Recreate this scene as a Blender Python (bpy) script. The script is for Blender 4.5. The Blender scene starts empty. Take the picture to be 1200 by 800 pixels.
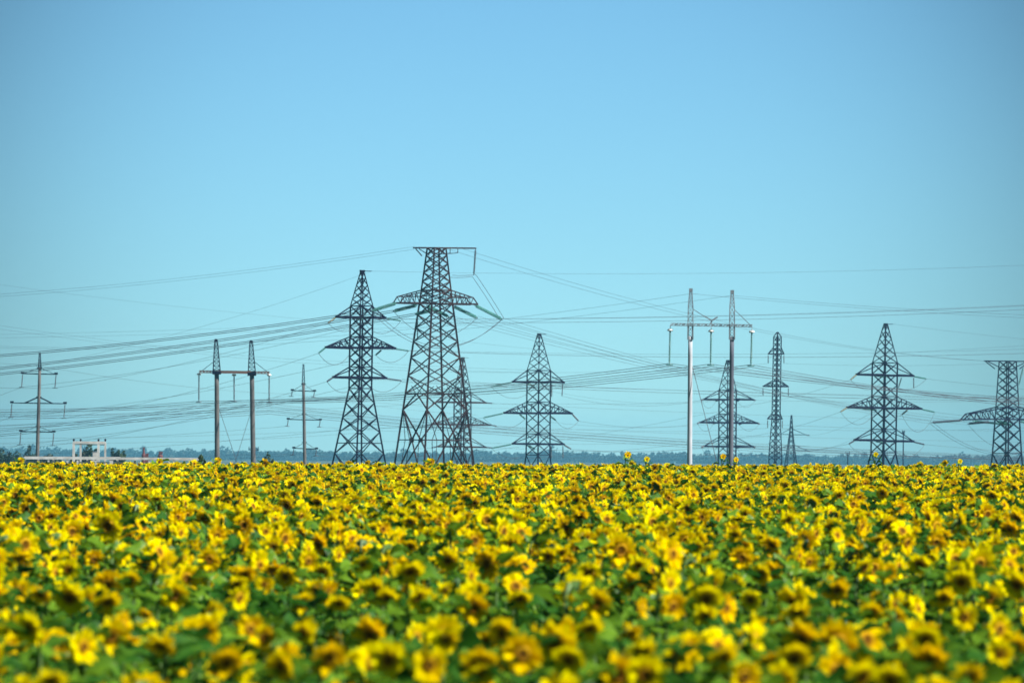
import bpy, math, random
import numpy as np
from mathutils import Vector, Matrix
R = math.radians
random.seed(7)
rng = np.random.default_rng(7)
scene = bpy.context.scene
COL = scene.collection

# ------------------------------------------------------------------ camera
F = 6667.0                      # focal length in pixels of a 1200 px wide picture (200 mm on 36 mm)
ZC = 2.8
PITCH = math.atan(134.0 / F)
ROLL = R(0.42)
cam_data = bpy.data.cameras.new('camera')
cam_data.lens = 36.0 * F / 1200.0
cam_data.sensor_width = 36.0
cam_data.clip_start = 0.5
cam_data.clip_end = 60000
cam_data.dof.use_dof = True
cam_data.dof.focus_distance = 260.0
cam_data.dof.aperture_fstop = 4.1
cam = bpy.data.objects.new('camera', cam_data)
COL.objects.link(cam)
CR = (Matrix.Rotation(math.pi / 2 + PITCH, 3, 'X') @ Matrix.Rotation(ROLL, 3, 'Z'))
cam.matrix_world = Matrix.Translation((0, 0, ZC)) @ CR.to_4x4()
scene.camera = cam

# ------------------------------------------------------------------ sky, sun, exposure
SUN_EL, SUN_AZ = R(48), R(115)          # azimuth clockwise from +Y (the view): from the right, a little behind
world = bpy.data.worlds.new('World')
scene.world = world
world.use_nodes = True
nt = world.node_tree
nt.nodes.clear()
sky = nt.nodes.new('ShaderNodeTexSky')
sky.sky_type = 'NISHITA'
sky.sun_disc = False
sky.sun_elevation = SUN_EL
sky.sun_rotation = SUN_AZ
sky.altitude = 100
sky.air_density = 0.66
sky.dust_density = 0.02
sky.ozone_density = 3.0
tint = nt.nodes.new('ShaderNodeMix'); tint.data_type = 'RGBA'; tint.blend_type = 'MULTIPLY'
tint.inputs[0].default_value = 1.0
tint.inputs[7].default_value = (0.43, 0.69, 0.76, 1)
bg = nt.nodes.new('ShaderNodeBackground'); bg.inputs[1].default_value = 0.084
wo = nt.nodes.new('ShaderNodeOutputWorld')
nt.links.new(sky.outputs[0], tint.inputs[6])
# lens vignetting painted into the sky: brightest near the view axis, darker outwards
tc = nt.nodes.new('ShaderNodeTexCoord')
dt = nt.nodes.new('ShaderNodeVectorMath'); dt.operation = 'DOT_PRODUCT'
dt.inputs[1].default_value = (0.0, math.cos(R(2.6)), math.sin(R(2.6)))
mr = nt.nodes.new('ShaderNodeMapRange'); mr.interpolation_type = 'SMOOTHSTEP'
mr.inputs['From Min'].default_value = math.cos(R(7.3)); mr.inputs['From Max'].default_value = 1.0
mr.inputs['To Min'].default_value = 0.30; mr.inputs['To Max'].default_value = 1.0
vignette = nt.nodes.new('ShaderNodeMix'); vignette.data_type = 'RGBA'; vignette.blend_type = 'MULTIPLY'; vignette.inputs[0].default_value = 1.0
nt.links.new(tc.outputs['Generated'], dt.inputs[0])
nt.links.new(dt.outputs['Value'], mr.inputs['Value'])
nt.links.new(tint.outputs[2], vignette.inputs[6])
nt.links.new(mr.outputs[0], vignette.inputs[7])
nt.links.new(vignette.outputs[2], bg.inputs[0])
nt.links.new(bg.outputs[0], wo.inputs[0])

sd = bpy.data.lights.new('sun', 'SUN')
sd.energy = 5.0
sd.angle = R(0.5)
sd.color = (1.0, 0.97, 0.91)
sun = bpy.data.objects.new('sun', sd)
COL.objects.link(sun)
sdir = Vector((math.sin(SUN_AZ) * math.cos(SUN_EL), math.cos(SUN_AZ) * math.cos(SUN_EL), math.sin(SUN_EL)))
sun.rotation_euler = sdir.to_track_quat('Z', 'Y').to_euler()

vs = scene.view_settings
vs.view_transform = 'Standard'
vs.look = 'None'
vs.exposure = 0.98
vs.gamma = 1.0
vs.use_curve_mapping = False
cy = scene.cycles
cy.use_denoising = True
cy.denoiser = 'OPENIMAGEDENOISE'
cy.denoising_input_passes = 'RGB_ALBEDO_NORMAL'
cy.denoising_prefilter = 'ACCURATE'
cy.max_bounces = 6
cy.volume_bounces = 0
cy.transparent_max_bounces = 8
cy.caustics_reflective = False
cy.caustics_refractive = False


def W(px, py, d):
    """the point of the place that stands d metres away along the view axis and shows at (px, py) of the photograph"""
    v = CR @ Vector(((px - 600) / F, (400 - py) / F, -1.0))
    return Vector((0, 0, ZC)) + v * (d / v.y)


def PX(p):
    v = CR.transposed() @ (Vector(p) - Vector((0, 0, ZC)))
    return 600 + F * v.x / -v.z, 400 - F * v.y / -v.z


GY = [-300, 25, 195, 212, 232, 262, 310, 380, 450, 1500, 3000, 9400]
GZ = [-0.4, 0.0, 0.64, 0.655, 0.54, -0.05, -1.2, -2.6, -3.0, -3.2, -6.0, -7.0]


def gz(y, x=0.0):
    """height of the ground; the field itself rises a little to the right"""
    k = 1.0 if y < 240 else max(0.0, 1 - (y - 240) / 200.0)
    return float(np.interp(y, GY, GZ)) + 0.0042 * max(-60.0, min(60.0, x)) * k


# ------------------------------------------------------------------ helpers
def tag(o, label=None, cat=None, group=None, kind=None):
    if label: o['label'] = label
    if cat: o['category'] = cat
    if group: o['group'] = group
    if kind: o['kind'] = kind
    return o


def empty(name, loc, label, cat, group=None):
    o = bpy.data.objects.new(name, None)
    o.location = loc
    o.empty_display_size = 0.5
    COL.objects.link(o)
    return tag(o, label, cat, group)


class MB:
    def __init__(self):
        self.v = []
        self.f = []
        self.m = []
        self.at = []

    def add(self, vs, fs, mi=0, at=0.0):
        n = len(self.v)
        self.v.extend([tuple(p) for p in vs])
        if hasattr(at, '__len__'):
            self.at.extend(at)
        else:
            self.at.extend([at] * len(vs))
        for f in fs:
            self.f.append(tuple(i + n for i in f))
            self.m.append(mi)

    def box(self, c, s, mi=0):
        x, y, z = c; a, b, h = s[0] / 2, s[1] / 2, s[2] / 2
        vs = [(x + i * a, y + j * b, z + k * h) for k in (-1, 1) for j in (-1, 1) for i in (-1, 1)]
        self.add(vs, [(0, 2, 3, 1), (4, 5, 7, 6), (0, 1, 5, 4), (2, 6, 7, 3), (0, 4, 6, 2), (1, 3, 7, 5)], mi)

    def bar(self, p, q, w, w2=None, mi=0):
        p = Vector(p); q = Vector(q)
        d = q - p
        if d.length < 1e-6: return
        d.normalize()
        up = Vector((0, 0, 1)) if abs(d.z) < 0.9 else Vector((1, 0, 0))
        a = d.cross(up).normalized(); b = d.cross(a).normalized()
        h1 = w / 2; h2 = (w2 if w2 is not None else w) / 2
        vs = []
        for c, h in ((p, h1), (q, h2)):
            for i, j in ((-1, -1), (1, -1), (1, 1), (-1, 1)):
                vs.append(c + a * i * h + b * j * h)
        self.add(vs, [(0, 1, 2, 3), (7, 6, 5, 4), (0, 4, 5, 1), (1, 5, 6, 2), (2, 6, 7, 3), (3, 7, 4, 0)], mi)

    def tube(self, path, r, n=6, mi=0, at=0.0):
        path = [Vector(p) for p in path]
        rs = r if hasattr(r, '__len__') else [r] * len(path)
        vs = []
        fs = []
        prev = None
        for i, p in enumerate(path):
            t = (path[min(i + 1, len(path) - 1)] - path[max(i - 1, 0)]).normalized()
            if prev is None:
                up = Vector((0, 0, 1)) if abs(t.z) < 0.9 else Vector((1, 0, 0))
                a = t.cross(up).normalized()
            else:
                a = (prev - t * prev.dot(t)).normalized()
            prev = a
            b = t.cross(a)
            for k in range(n):
                an = 2 * math.pi * k / n
                vs.append(p + (a * math.cos(an) + b * math.sin(an)) * rs[i])
        for i in range(len(path) - 1):
            for k in range(n):
                k2 = (k + 1) % n
                fs.append((i * n + k, i * n + k2, (i + 1) * n + k2, (i + 1) * n + k))
        fs.append(tuple(range(n - 1, -1, -1)))
        m = (len(path) - 1) * n
        fs.append(tuple(m + k for k in range(n)))
        self.add(vs, fs, mi, at)

    def mesh(self, name, mats, smooth=False, attr=None):
        me = bpy.data.meshes.new(name)
        me.from_pydata(self.v, [], self.f)
        for m in (mats if isinstance(mats, (list, tuple)) else [mats]):
            me.materials.append(m)
        if any(self.m):
            me.polygons.foreach_set('material_index', self.m)
        if smooth:
            me.polygons.foreach_set('use_smooth', [True] * len(me.polygons))
        if attr:
            a = me.attributes.new(attr, 'FLOAT', 'POINT')
            a.data.foreach_set('value', self.at)
        me.update()
        return me

    def build(self, name, mats, parent=None, smooth=False, attr=None, origin=None):
        if origin is not None:
            o0 = Vector(origin)
            self.v = [tuple(Vector(p) - o0) for p in self.v]
        o = bpy.data.objects.new(name, self.mesh(name, mats, smooth, attr))
        COL.objects.link(o)
        if parent is not None: o.parent = parent
        elif origin is not None: o.location = origin
        return o


# ------------------------------------------------------------------ materials
def mat(name, base, rough=0.6, metal=0.0, base2=None, scale=1.0, detail=4.0, spec=0.5):
    m = bpy.data.materials.new(name)
    m.use_nodes = True
    n = m.node_tree.nodes; l = m.node_tree.links
    p = n['Principled BSDF']
    p.inputs['Base Color'].default_value = (*base, 1)
    p.inputs['Roughness'].default_value = rough
    p.inputs['Metallic'].default_value = metal
    p.inputs['Specular IOR Level'].default_value = spec
    if base2:
        tc = n.new('ShaderNodeTexCoord')
        nz = n.new('ShaderNodeTexNoise')
        nz.inputs['Scale'].default_value = scale
        nz.inputs['Detail'].default_value = detail
        rp = n.new('ShaderNodeValToRGB')
        rp.color_ramp.elements[0].position = 0.35; rp.color_ramp.elements[0].color = (*base, 1)
        rp.color_ramp.elements[1].position = 0.65; rp.color_ramp.elements[1].color = (*base2, 1)
        l.new(tc.outputs['Object'], nz.inputs['Vector'])
        l.new(nz.outputs['Fac'], rp.inputs[0])
        l.new(rp.outputs[0], p.inputs['Base Color'])
    return m


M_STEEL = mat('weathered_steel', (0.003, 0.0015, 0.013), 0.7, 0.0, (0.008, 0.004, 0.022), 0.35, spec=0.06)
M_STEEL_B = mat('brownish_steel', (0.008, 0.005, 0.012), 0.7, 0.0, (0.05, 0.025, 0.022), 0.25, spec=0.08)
M_RUST = mat('rusty_steel', (0.10, 0.055, 0.045), 0.8, 0.0, (0.16, 0.085, 0.06), 0.8)
M_GALV = mat('galvanised_steel', (0.16, 0.19, 0.22), 0.5, 0.2, (0.28, 0.31, 0.34), 0.6)
M_CONC = mat('concrete', (0.07, 0.066, 0.066), 0.9, 0.0, (0.135, 0.125, 0.115), 0.5)
M_CONC_W = mat('pale_concrete', (0.36, 0.39, 0.43), 0.85, 0.0, (0.48, 0.51, 0.55), 0.4)
M_GLASS = mat('green_insulator_glass', (0.045, 0.17, 0.16), 0.25, 0.0, (0.07, 0.24, 0.21), 2.0)
M_DARKINS = mat('dark_insulator', (0.035, 0.045, 0.07), 0.35, 0.0, (0.05, 0.07, 0.09), 2.0)
M_BEIGE = mat('weathered_insulator', (0.20, 0.21, 0.14), 0.4, 0.0, (0.30, 0.31, 0.21), 2.0)
M_WHITECAP = mat('white_cap', (0.8, 0.8, 0.76), 0.4, 0.0, (0.7, 0.7, 0.66), 2.0)
M_WIRE = mat('conductor', (0.035, 0.04, 0.055), 0.6, 0.0, (0.05, 0.055, 0.07), 0.2)
M_CONC_D = mat('grey_concrete', (0.06, 0.07, 0.10), 0.85, 0.0, (0.12, 0.13, 0.16), 0.4)
M_WHITE = mat('white_paint', (0.62, 0.63, 0.62), 0.6, 0.0, (0.42, 0.42, 0.40), 1.1)
M_BRICK = mat('dark_red_brick', (0.10, 0.035, 0.04), 0.9, 0.0, (0.16, 0.05, 0.05), 1.5)
M_SOIL = mat('field_soil', (0.03, 0.05, 0.018), 0.95, 0.0, (0.06, 0.065, 0.03), 0.6)
M_BARK = mat('bark', (0.05, 0.035, 0.025), 0.9, 0.0, (0.09, 0.07, 0.05), 2.0)


def leafmat(name, c1, c2, trans=0.35, scale=6.0, rough=0.55, rnd=0.0, attr=None, ramp=None, gloss=0.05):
    m = bpy.data.materials.new(name)
    m.use_nodes = True
    n = m.node_tree.nodes; l = m.node_tree.links
    n.clear()
    out = n.new('ShaderNodeOutputMaterial')
    oi = n.new('ShaderNodeObjectInfo')
    tc = n.new('ShaderNodeTexCoord')
    nz = n.new('ShaderNodeTexNoise'); nz.inputs['Scale'].default_value = scale; nz.inputs['Detail'].default_value = 3
    l.new(tc.outputs['Object'], nz.inputs['Vector'])
    mr = n.new('ShaderNodeMath'); mr.operation = 'MULTIPLY_ADD'      # noise + per-plant variation
    l.new(oi.outputs['Random'], mr.inputs[0]); mr.inputs[1].default_value = rnd
    ad = n.new('ShaderNodeMath'); ad.operation = 'SUBTRACT'; ad.inputs[1].default_value = rnd / 2
    l.new(nz.outputs['Fac'], ad.inputs[0]); l.new(ad.outputs[0], mr.inputs[2])
    rp = n.new('ShaderNodeValToRGB')
    rp.color_ramp.elements[0].position = 0.3; rp.color_ramp.elements[0].color = (*c1, 1)
    rp.color_ramp.elements[1].position = 0.7; rp.color_ramp.elements[1].color = (*c2, 1)
    l.new(mr.outputs[0], rp.inputs[0])
    colour = rp.outputs[0]
    if attr:
        at = n.new('ShaderNodeAttribute'); at.attribute_name = attr
        r2 = n.new('ShaderNodeValToRGB')
        els = r2.color_ramp.elements
        while len(els) < len(ramp): els.new(0.5)
        for e, (p, c) in zip(els, ramp): e.position = p; e.color = (*c, 1)
        l.new(at.outputs['Fac'], r2.inputs[0])
        mx = n.new('ShaderNodeMix'); mx.data_type = 'RGBA'; mx.blend_type = 'MULTIPLY'; mx.inputs[0].default_value = 1
        l.new(rp.outputs[0], mx.inputs[6]); l.new(r2.outputs[0], mx.inputs[7])
        colour = mx.outputs[2]
    df = n.new('ShaderNodeBsdfDiffuse')
    l.new(colour, df.inputs[0])
    sh = df.outputs[0]
    if trans > 0:
        tr = n.new('ShaderNodeBsdfTranslucent'); l.new(colour, tr.inputs[0])
        ms = n.new('ShaderNodeMixShader'); ms.inputs[0].default_value = trans
        l.new(sh, ms.inputs[1]); l.new(tr.outputs[0], ms.inputs[2]); sh = ms.outputs[0]
    if gloss > 0:
        gl = n.new('ShaderNodeBsdfGlossy'); gl.inputs['Roughness'].default_value = rough
        mg = n.new('ShaderNodeMixShader'); mg.inputs[0].default_value = gloss
        l.new(sh, mg.inputs[1]); l.new(gl.outputs[0], mg.inputs[2]); sh = mg.outputs[0]
    l.new(sh, out.inputs[0])
    return m


M_PETAL = leafmat('sunflower_petal', (0.85, 0.60, 0.0), (0.90, 0.80, 0.0), 0.42, 5.0, rnd=0.5, gloss=0.0, attr='rad',
                  ramp=[(0.0, (0.92, 0.74, 0.5)), (0.3, (1, 0.98, 1)), (1.0, (1, 1, 1))])
M_DISC = leafmat('sunflower_disc', (0.9, 0.85, 0.8), (1, 1, 1), 0.0, 60.0, rnd=0.8, gloss=0.0, attr='rad',
                 ramp=[(0.0, (0.16, 0.09, 0.012)), (0.35, (0.09, 0.04, 0.007)), (0.6, (0.22, 0.10, 0.006)), (0.82, (0.50, 0.29, 0.01)), (1.0, (0.58, 0.36, 0.01))])
M_LEAF = leafmat('sunflower_leaf', (0.026, 0.105, 0.010), (0.12, 0.24, 0.014), 0.38, 3.0, rnd=0.8, rough=0.45, gloss=0.015)
M_BRACT = leafmat('sunflower_bract', (0.05, 0.13, 0.018), (0.09, 0.19, 0.03), 0.2, 6.0, rnd=0.5)
M_STEM = leafmat('sunflower_stem', (0.07, 0.14, 0.03), (0.11, 0.19, 0.05), 0.0, 6.0, rnd=0.3)
M_TREE = leafmat('tree_leaf', (0.012, 0.03, 0.012), (0.03, 0.06, 0.02), 0.15, 0.3, rnd=0.5, gloss=0.02)

# ------------------------------------------------------------------ ground
ys = sorted(set(list(np.arange(-300, 0, 60)) + list(np.arange(0, 460, 5)) + [500, 700, 1000, 1500, 2200, 3200, 4500, 6500, 9000]))
xs = [-5500, -2500, -1200, -600, -300, -150, -80, -60, -40, -20, 0, 20, 40, 60, 80, 150, 300, 600, 1200, 2500, 5500]
g = MB()
vv = [(x, y, gz(y, x)) for y in ys for x in xs]
ff = []
nx = len(xs)
for j in range(len(ys) - 1):
    for i in range(nx - 1):
        ff.append((j * nx + i, j * nx + i + 1, (j + 1) * nx + i + 1, (j + 1) * nx + i))
g.add(vv, ff)
tag(g.build('ground', M_SOIL, smooth=True), kind='structure')

# ------------------------------------------------------------------ haze
hz = MB()
hz.box((0, 4500, 26.5), (12600, 10400, 71))
m = bpy.data.materials.new('haze_air')
m.use_nodes = True
n = m.node_tree.nodes
n.clear()
ho = n.new('ShaderNodeOutputMaterial')
pv = n.new('ShaderNodeVolumePrincipled')
pv.inputs['Color'].default_value = (0.24, 0.70, 1.0, 1)
pv.inputs['Density'].default_value = 6.4e-5
pv.inputs['Anisotropy'].default_value = 0.0
m.node_tree.links.new(pv.outputs[0], ho.inputs['Volume'])
hzo = tag(hz.build('haze', m), kind='stuff')

# ------------------------------------------------------------------ lattice pylons
ENDS = {}


class Pylon:
    """a lattice tower seen at base pixel bx, distance d, turned by th; heights come from rows of the photograph"""

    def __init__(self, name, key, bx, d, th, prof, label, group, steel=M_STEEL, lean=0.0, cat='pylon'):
        self.d = d; self.th = R(th); self.key = key; self.bx = bx
        self.s = d / F
        self.steel = steel
        p0 = W(bx, 545, d)
        self.zb = gz(d)
        self.base = Vector((p0.x, d, self.zb))
        self.lean = lean              # metres the top stands off the base, sideways
        self.u = Vector((math.cos(self.th), math.sin(self.th), 0))
        self.v = Vector((-math.sin(self.th), math.cos(self.th), 0))
        k = math.cos(self.th) + math.sin(self.th)
        self.prof = [(self.z(py), hw * self.s / k) for py, hw in prof]
        (z1, a1), (z2, a2) = self.prof[-2:]
        zz = self.zb + 0.02
        self.prof.append((zz, a2 + (a2 - a1) / (z2 - z1) * (zz - z2)))
        self.ztop = self.prof[0][0]
        self.root = empty(name, self.base, label, cat, group)

    def z(self, py):
        return W(self.bx, py, self.d).z

    def a(self, z):
        zs = [p[0] for p in self.prof][::-1]; as_ = [p[1] for p in self.prof][::-1]
        return float(np.interp(z, zs, as_))

    def axis(self, z):
        t = (z - self.zb) / max(self.ztop - self.zb, 1)
        return Vector((self.base.x + self.lean * t, self.base.y, z))

    def corner(self, i, z):
        a = self.a(z)
        su, sv = ((1, 1), (1, -1), (-1, -1), (-1, 1))[i % 4]
        return self.axis(z) + self.u * su * a + self.v * sv * a

    def part(self, mb, name, m, smooth=False):
        return mb.build(name, m, self.root, smooth=smooth, origin=self.base)

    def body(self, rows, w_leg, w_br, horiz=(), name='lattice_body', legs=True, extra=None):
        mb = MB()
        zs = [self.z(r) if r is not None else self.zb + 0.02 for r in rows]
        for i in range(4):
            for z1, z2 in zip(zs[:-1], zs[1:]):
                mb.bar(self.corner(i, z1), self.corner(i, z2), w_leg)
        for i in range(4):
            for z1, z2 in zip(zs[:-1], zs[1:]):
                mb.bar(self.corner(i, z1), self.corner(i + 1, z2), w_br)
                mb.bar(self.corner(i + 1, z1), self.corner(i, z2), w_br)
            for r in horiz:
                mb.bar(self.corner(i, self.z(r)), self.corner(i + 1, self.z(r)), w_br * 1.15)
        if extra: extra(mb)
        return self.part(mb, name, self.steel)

    def arm_pt(self, px, py):
        """point of the crossarm plane seen at (px, py)"""
        p = W(px, py, self.d)
        ax = self.axis(p.z)
        uu = (p.x - ax.x) / math.cos(self.th)
        dd = self.d + uu * math.sin(self.th)
        q = W(px, py, dd)
        uu = (q.x - ax.x) / math.cos(self.th)
        return W(px, py, self.d + uu * math.sin(self.th))

    def arm(self, side, tip, ztop_row, w=0.2, wt=0.11, truss=0, zbot_row=None):
        t = self.arm_pt(*tip)
        mb = MB()
        zb = t.z if zbot_row is None else self.z(zbot_row)
        cs = (0, 1) if side > 0 else (2, 3)
        b = [self.corner(i, zb) for i in cs]
        h = [self.corner(i, self.z(ztop_row)) for i in cs]
        for k in (0, 1):
            mb.bar(b[k], t, w, w * 0.9)
            mb.bar(h[k], t + Vector((0, 0, 0.05)), wt)
        nseg = max(truss, 2)
        for j in range(1, nseg):
            f = j / nseg
            p = [b[k].lerp(t, f) for k in (0, 1)]
            mb.bar(p[0], p[1], wt * 0.8)
            q0 = [b[k].lerp(t, (j - 1) / nseg) for k in (0, 1)]
            mb.bar(q0[0], p[1], wt * 0.7)
            if truss:
                for k in (0, 1):
                    hp = h[k].lerp(t, f)
                    mb.bar(p[k], hp, wt * 0.8)
                    mb.bar(q0[k], hp, wt * 0.8)
        self.part(mb, 'crossarm', self.steel)
        return t

    def string(self, p, e, dd=1.2, m=M_GLASS, r=0.19, key=None, twin=0):
        """insulator string from point or arm pixel p to pixel e, running dd metres deeper"""
        p = self.arm_pt(*p) if not isinstance(p, Vector) else p
        q = W(e[0], e[1], p.y + dd)
        mb = MB()
        L = (q - p).length
        n = max(5, int(L / 0.26))
        for off in ([0] if not twin else [-twin / 2, twin / 2]):
            o = Vector((0, off, off * 0.5))
            path = []
            rad = []
            for i in range(n):
                t0 = 0.06 + 0.88 * i / n
                for f, k in ((0.1, 0.4), (0.35, 1.0), (0.65, 1.0), (0.9, 0.4)):
                    path.append(p.lerp(q, t0 + f * 0.88 / n) + o); rad.append(r * k)
            mb.tube(path, rad, 7)
            mb.bar(p + o * .5, p.lerp(q, 0.07) + o, 0.1)
            mb.bar(p.lerp(q, 0.93) + o, q + o * .5, 0.12)
        if twin: mb.bar(q - Vector((0, twin, 0)), q + Vector((0, twin, 0)), 0.16)
        self.part(mb, 'insulator_string', m, smooth=True)
        if key: ENDS[self.key + key] = q
        return q

    def hang(self, px, py1, py2, dx=0.0, m=M_DARKINS, r=0.15, cap=None, key=None, p=None):
        p = self.arm_pt(px, py1) if p is None else p
        q = W(px + dx, py2, p.y)
        return self.string(p, (px + dx, py2), 0.0, m, r, key)

    def jumper(self, p, q, sag_px, r=0.04, twin=0):
        mb = MB()
        for off in ([0] if not twin else [-twin / 2, twin / 2]):
            mb.tube([p.lerp(q, t) + Vector((off, 0, -4 * t * (1 - t) * sag_px * self.s + off * .6)) for t in np.linspace(0, 1, 15)], r, 4)
        self.part(mb, 'jumper_wire', M_WIRE)


def rows(a, b, n):
    return [a + (b - a) * i / n for i in range(n + 1)]


GP = 'lattice steel pylons'


def footing(P):
    for i in range(4):
        mb = MB()
        c = P.corner(i, P.zb)
        mb.box((c.x, c.y, P.zb + 0.2), (1.0, 1.0, 0.42))
        P.part(mb, 'footing', M_CONC)


def anchor(name, key, bx, d, th, prof, label, rws, hz_, arms, lw=0.30, bw=0.14, peak_rows=None, lean=0.0, steel=M_STEEL, plate=True):
    P = Pylon(name, key, bx, d, th, prof, label, GP, steel, lean)
    P.body(peak_rows, lw * 0.6, bw * 0.8, name='peak')
    P.body(rws + [None], lw, bw, hz_)
    if plate:
        mb = MB()
        t = P.axis(P.ztop)
        mb.bar(t - P.u * 0.5, t + P.u * 0.5, 0.35)
        mb.bar(t, t + Vector((1.7, 0.2, 0)), 0.12)
        P.part(mb, 'peak_plate', steel)
    for (lt, rt, top, tr) in arms:
        P.arm(-1, lt, top, truss=tr, w=lw * 1.5, wt=0.17)
        P.arm(1, rt, top, truss=tr, w=lw * 1.5, wt=0.17)
    footing(P)
    return P


# --- second pylon from the middle left: three-tier anchor tower
P = anchor('lattice_pylon', 'A', 420.5, 1030, 41, [(317.5, 1.8), (358.5, 13.2), (455, 13.2), (540, 30.5)],
           'tall dark three-tier anchor pylon with pointed peak, just left of the broad flat-topped pylon',
           rows(358.5, 455, 8) + [472, 489.5, 506, 531], [358.5, 394.5, 430, 455, 519],
           [((393.6, 371.3), (452, 372.5), 359.5, 0), ((381.4, 406.8), (463.5, 408), 394.5, 5), ((390, 441.8), (453, 443), 430, 0)],
           peak_rows=[317.5, 325, 334, 342.5, 350.5, 358.5], lean=0.35)
jl = []
for (p, e, dd, mt, k) in [((393.6, 371.8), (384.3, 378.5), -1.5, M_BEIGE, '1L'), ((381.4, 407.3), (373.3, 413.8), -1.5, M_GLASS, '2L'), ((390, 442.3), (383, 447), -1.5, M_DARKINS, '3L'),
                          ((452.5, 373), (470, 375.8), 1.0, M_GLASS, '1R'), ((463.5, 408.5), (479, 411), 1.0, M_GLASS, '2R'), ((453, 443.4), (471, 446), 1.0, M_DARKINS, '3R'),
                          ((414, 372.5), (425, 374), 1.5, M_GLASS, '1m'), ((403, 407.5), (414, 408.6), 1.5, M_GLASS, '2m'), ((411, 443), (423, 444.4), 1.5, M_GLASS, '3m'),
                          ((447, 410), (440.2, 416), -1.2, M_GLASS, '2n'), ((436, 444), (428.5, 448.5), -1.2, M_DARKINS, '3n'), ((434, 374), (428, 380), -1.2, M_DARKINS, '1n')]:
    P.string(p, e, dd, mt, 0.17, k)
for a_, b_, sg in (('1L', '1m', 12), ('2L', '2m', 16), ('3L', '3m', 14), ('1n', '1R', 13), ('2n', '2R', 11), ('3n', '3R', 12)):
    P.jumper(ENDS['A' + a_], ENDS['A' + b_], sg)
ENDS['Atop'] = P.axis(P.ztop) + Vector((1.7, 0.2, 0))

# --- the broad flat-topped pylon
P = Pylon('lattice_pylon', 'B', 508.7, 1000, 32, [(290.5, 11), (355.7, 19.5), (540, 46)],
          'tallest broad pylon with flat top beam and one wide truss arm hung with green insulators', GP, M_STEEL_B, 0.15)


def low_frame(mb):
    for i in range(4):
        z1, z2, z3, z4 = P.z(461), P.z(480), P.z(515.4), P.zb + .02
        m1 = P.corner(i, z1).lerp(P.corner(i + 1, z1), 0.5)
        m3 = P.corner(i, z3).lerp(P.corner(i + 1, z3), 0.5)
        mb.bar(P.corner(i, z1), P.corner(i + 1, z1), 0.17)
        mb.bar(P.corner(i, z3), P.corner(i + 1, z3), 0.17)
        for c in (i, i + 1):
            mb.bar(m1, P.corner(c, z2), 0.19)
            mb.bar(P.corner(c, z2), m3, 0.22)
            mb.bar(m3, P.corner(c, z4), 0.2)
            q = P.corner(c, z3).lerp(m3, 0.5)
            mb.bar(P.corner(c, z2), q, 0.12)
            mb.bar(q, P.corner(c, z4).lerp(m3, 0.5), 0.11)
            mb.bar(P.corner(c, P.z(500)), P.corner(c, z2).lerp(m3, 0.6), 0.1)
            h = P.corner(c, P.z(445)).lerp(m1, 0.45)
            mb.bar(h, P.corner(c, z1).lerp(m1, 0.9), 0.1)
        mb.box(tuple(m3), (0.7, 0.7, 0.7))
    for i in range(4):
        for r1, r2 in ((461, 480), (480, 515.4), (515.4, None)):
            mb.bar(P.corner(i, P.z(r1)), P.corner(i, P.z(r2) if r2 else P.zb + .02), 0.34)


P.body([290.5, 299, 309, 319.5, 330, 340, 348, 355.7], 0.28, 0.15, [290.5, 340, 355.7], name='upper_body')
P.body([355.7, 369, 384, 400, 419, 440, 461], 0.34, 0.155, [], extra=low_frame)
mb = MB()
for dv in (-1.3, 1.3):
    o = P.v * dv
    l0 = P.arm_pt(486, 290.3) + o * .4; r0 = P.arm_pt(557.5, 290.9) + o * .1
    mb.bar(l0, r0, 0.24)
    mb.bar(P.arm_pt(489, 291.5) + o * .4, P.arm_pt(498.8, 299.5) + o, 0.14)
    mb.bar(P.arm_pt(532, 296.5) + o, P.arm_pt(521, 297.5) + o, 0.12)
    mb.bar(P.arm_pt(532, 291.5) + o, P.arm_pt(532, 296.5) + o, 0.12)
for px in (489, 521, 532, 545):
    c = P.arm_pt(px, 290.8)
    mb.bar(c - P.v * 1.0 * .4, c + P.v * 1.0 * .4, 0.12)
P.part(mb, 'top_beam', M_STEEL_B)
for sd_, tip, shoulder, ins in ((-1, (465, 354.8), (469.5, 347.5), (489, 340.5)), (1, (555.7, 356.6), (550.5, 349), (530, 341))):
    mb = MB()
    t = P.arm_pt(*tip); sh = P.arm_pt(*shoulder)
    cs = (0, 1) if sd_ > 0 else (2, 3)
    for k, i in enumerate(cs):
        o = P.v * (1.2 if k == 0 else -1.2) * (1 if sd_ > 0 else -1)
        b = P.corner(i, P.z(355.7)); h = P.corner(i, P.z(340))
        te = t + o; se = sh + o
        mb.bar(b, te, 0.3); mb.bar(h, se, 0.18); mb.bar(se, te, 0.16)
        bi = b + Vector((0, 0, (se.z - te.z)))
        mb.bar(P.corner(i, P.z(347.5)), se, 0.13)
        for j in range(5):
            f = j / 5; f2 = (j + 1) / 5
            p1 = b.lerp(te, f * .9); p2 = b.lerp(te, f2 * .9)
            h1 = h.lerp(se, f); h2 = h.lerp(se, f2)
            mb.bar(p1, h1, 0.11); mb.bar(p1, h2, 0.10)
    for j in range(6):
        f = j / 5
        e0 = P.corner(cs[0], P.z(355.7)).lerp(t + P.v * 1.2 * sd_, f); e1 = P.corner(cs[1], P.z(355.7)).lerp(t - P.v * 1.2 * sd_, f)
        mb.bar(e0, e1, 0.13)
    P.part(mb, 'crossarm', M_STEEL_B)
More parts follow.
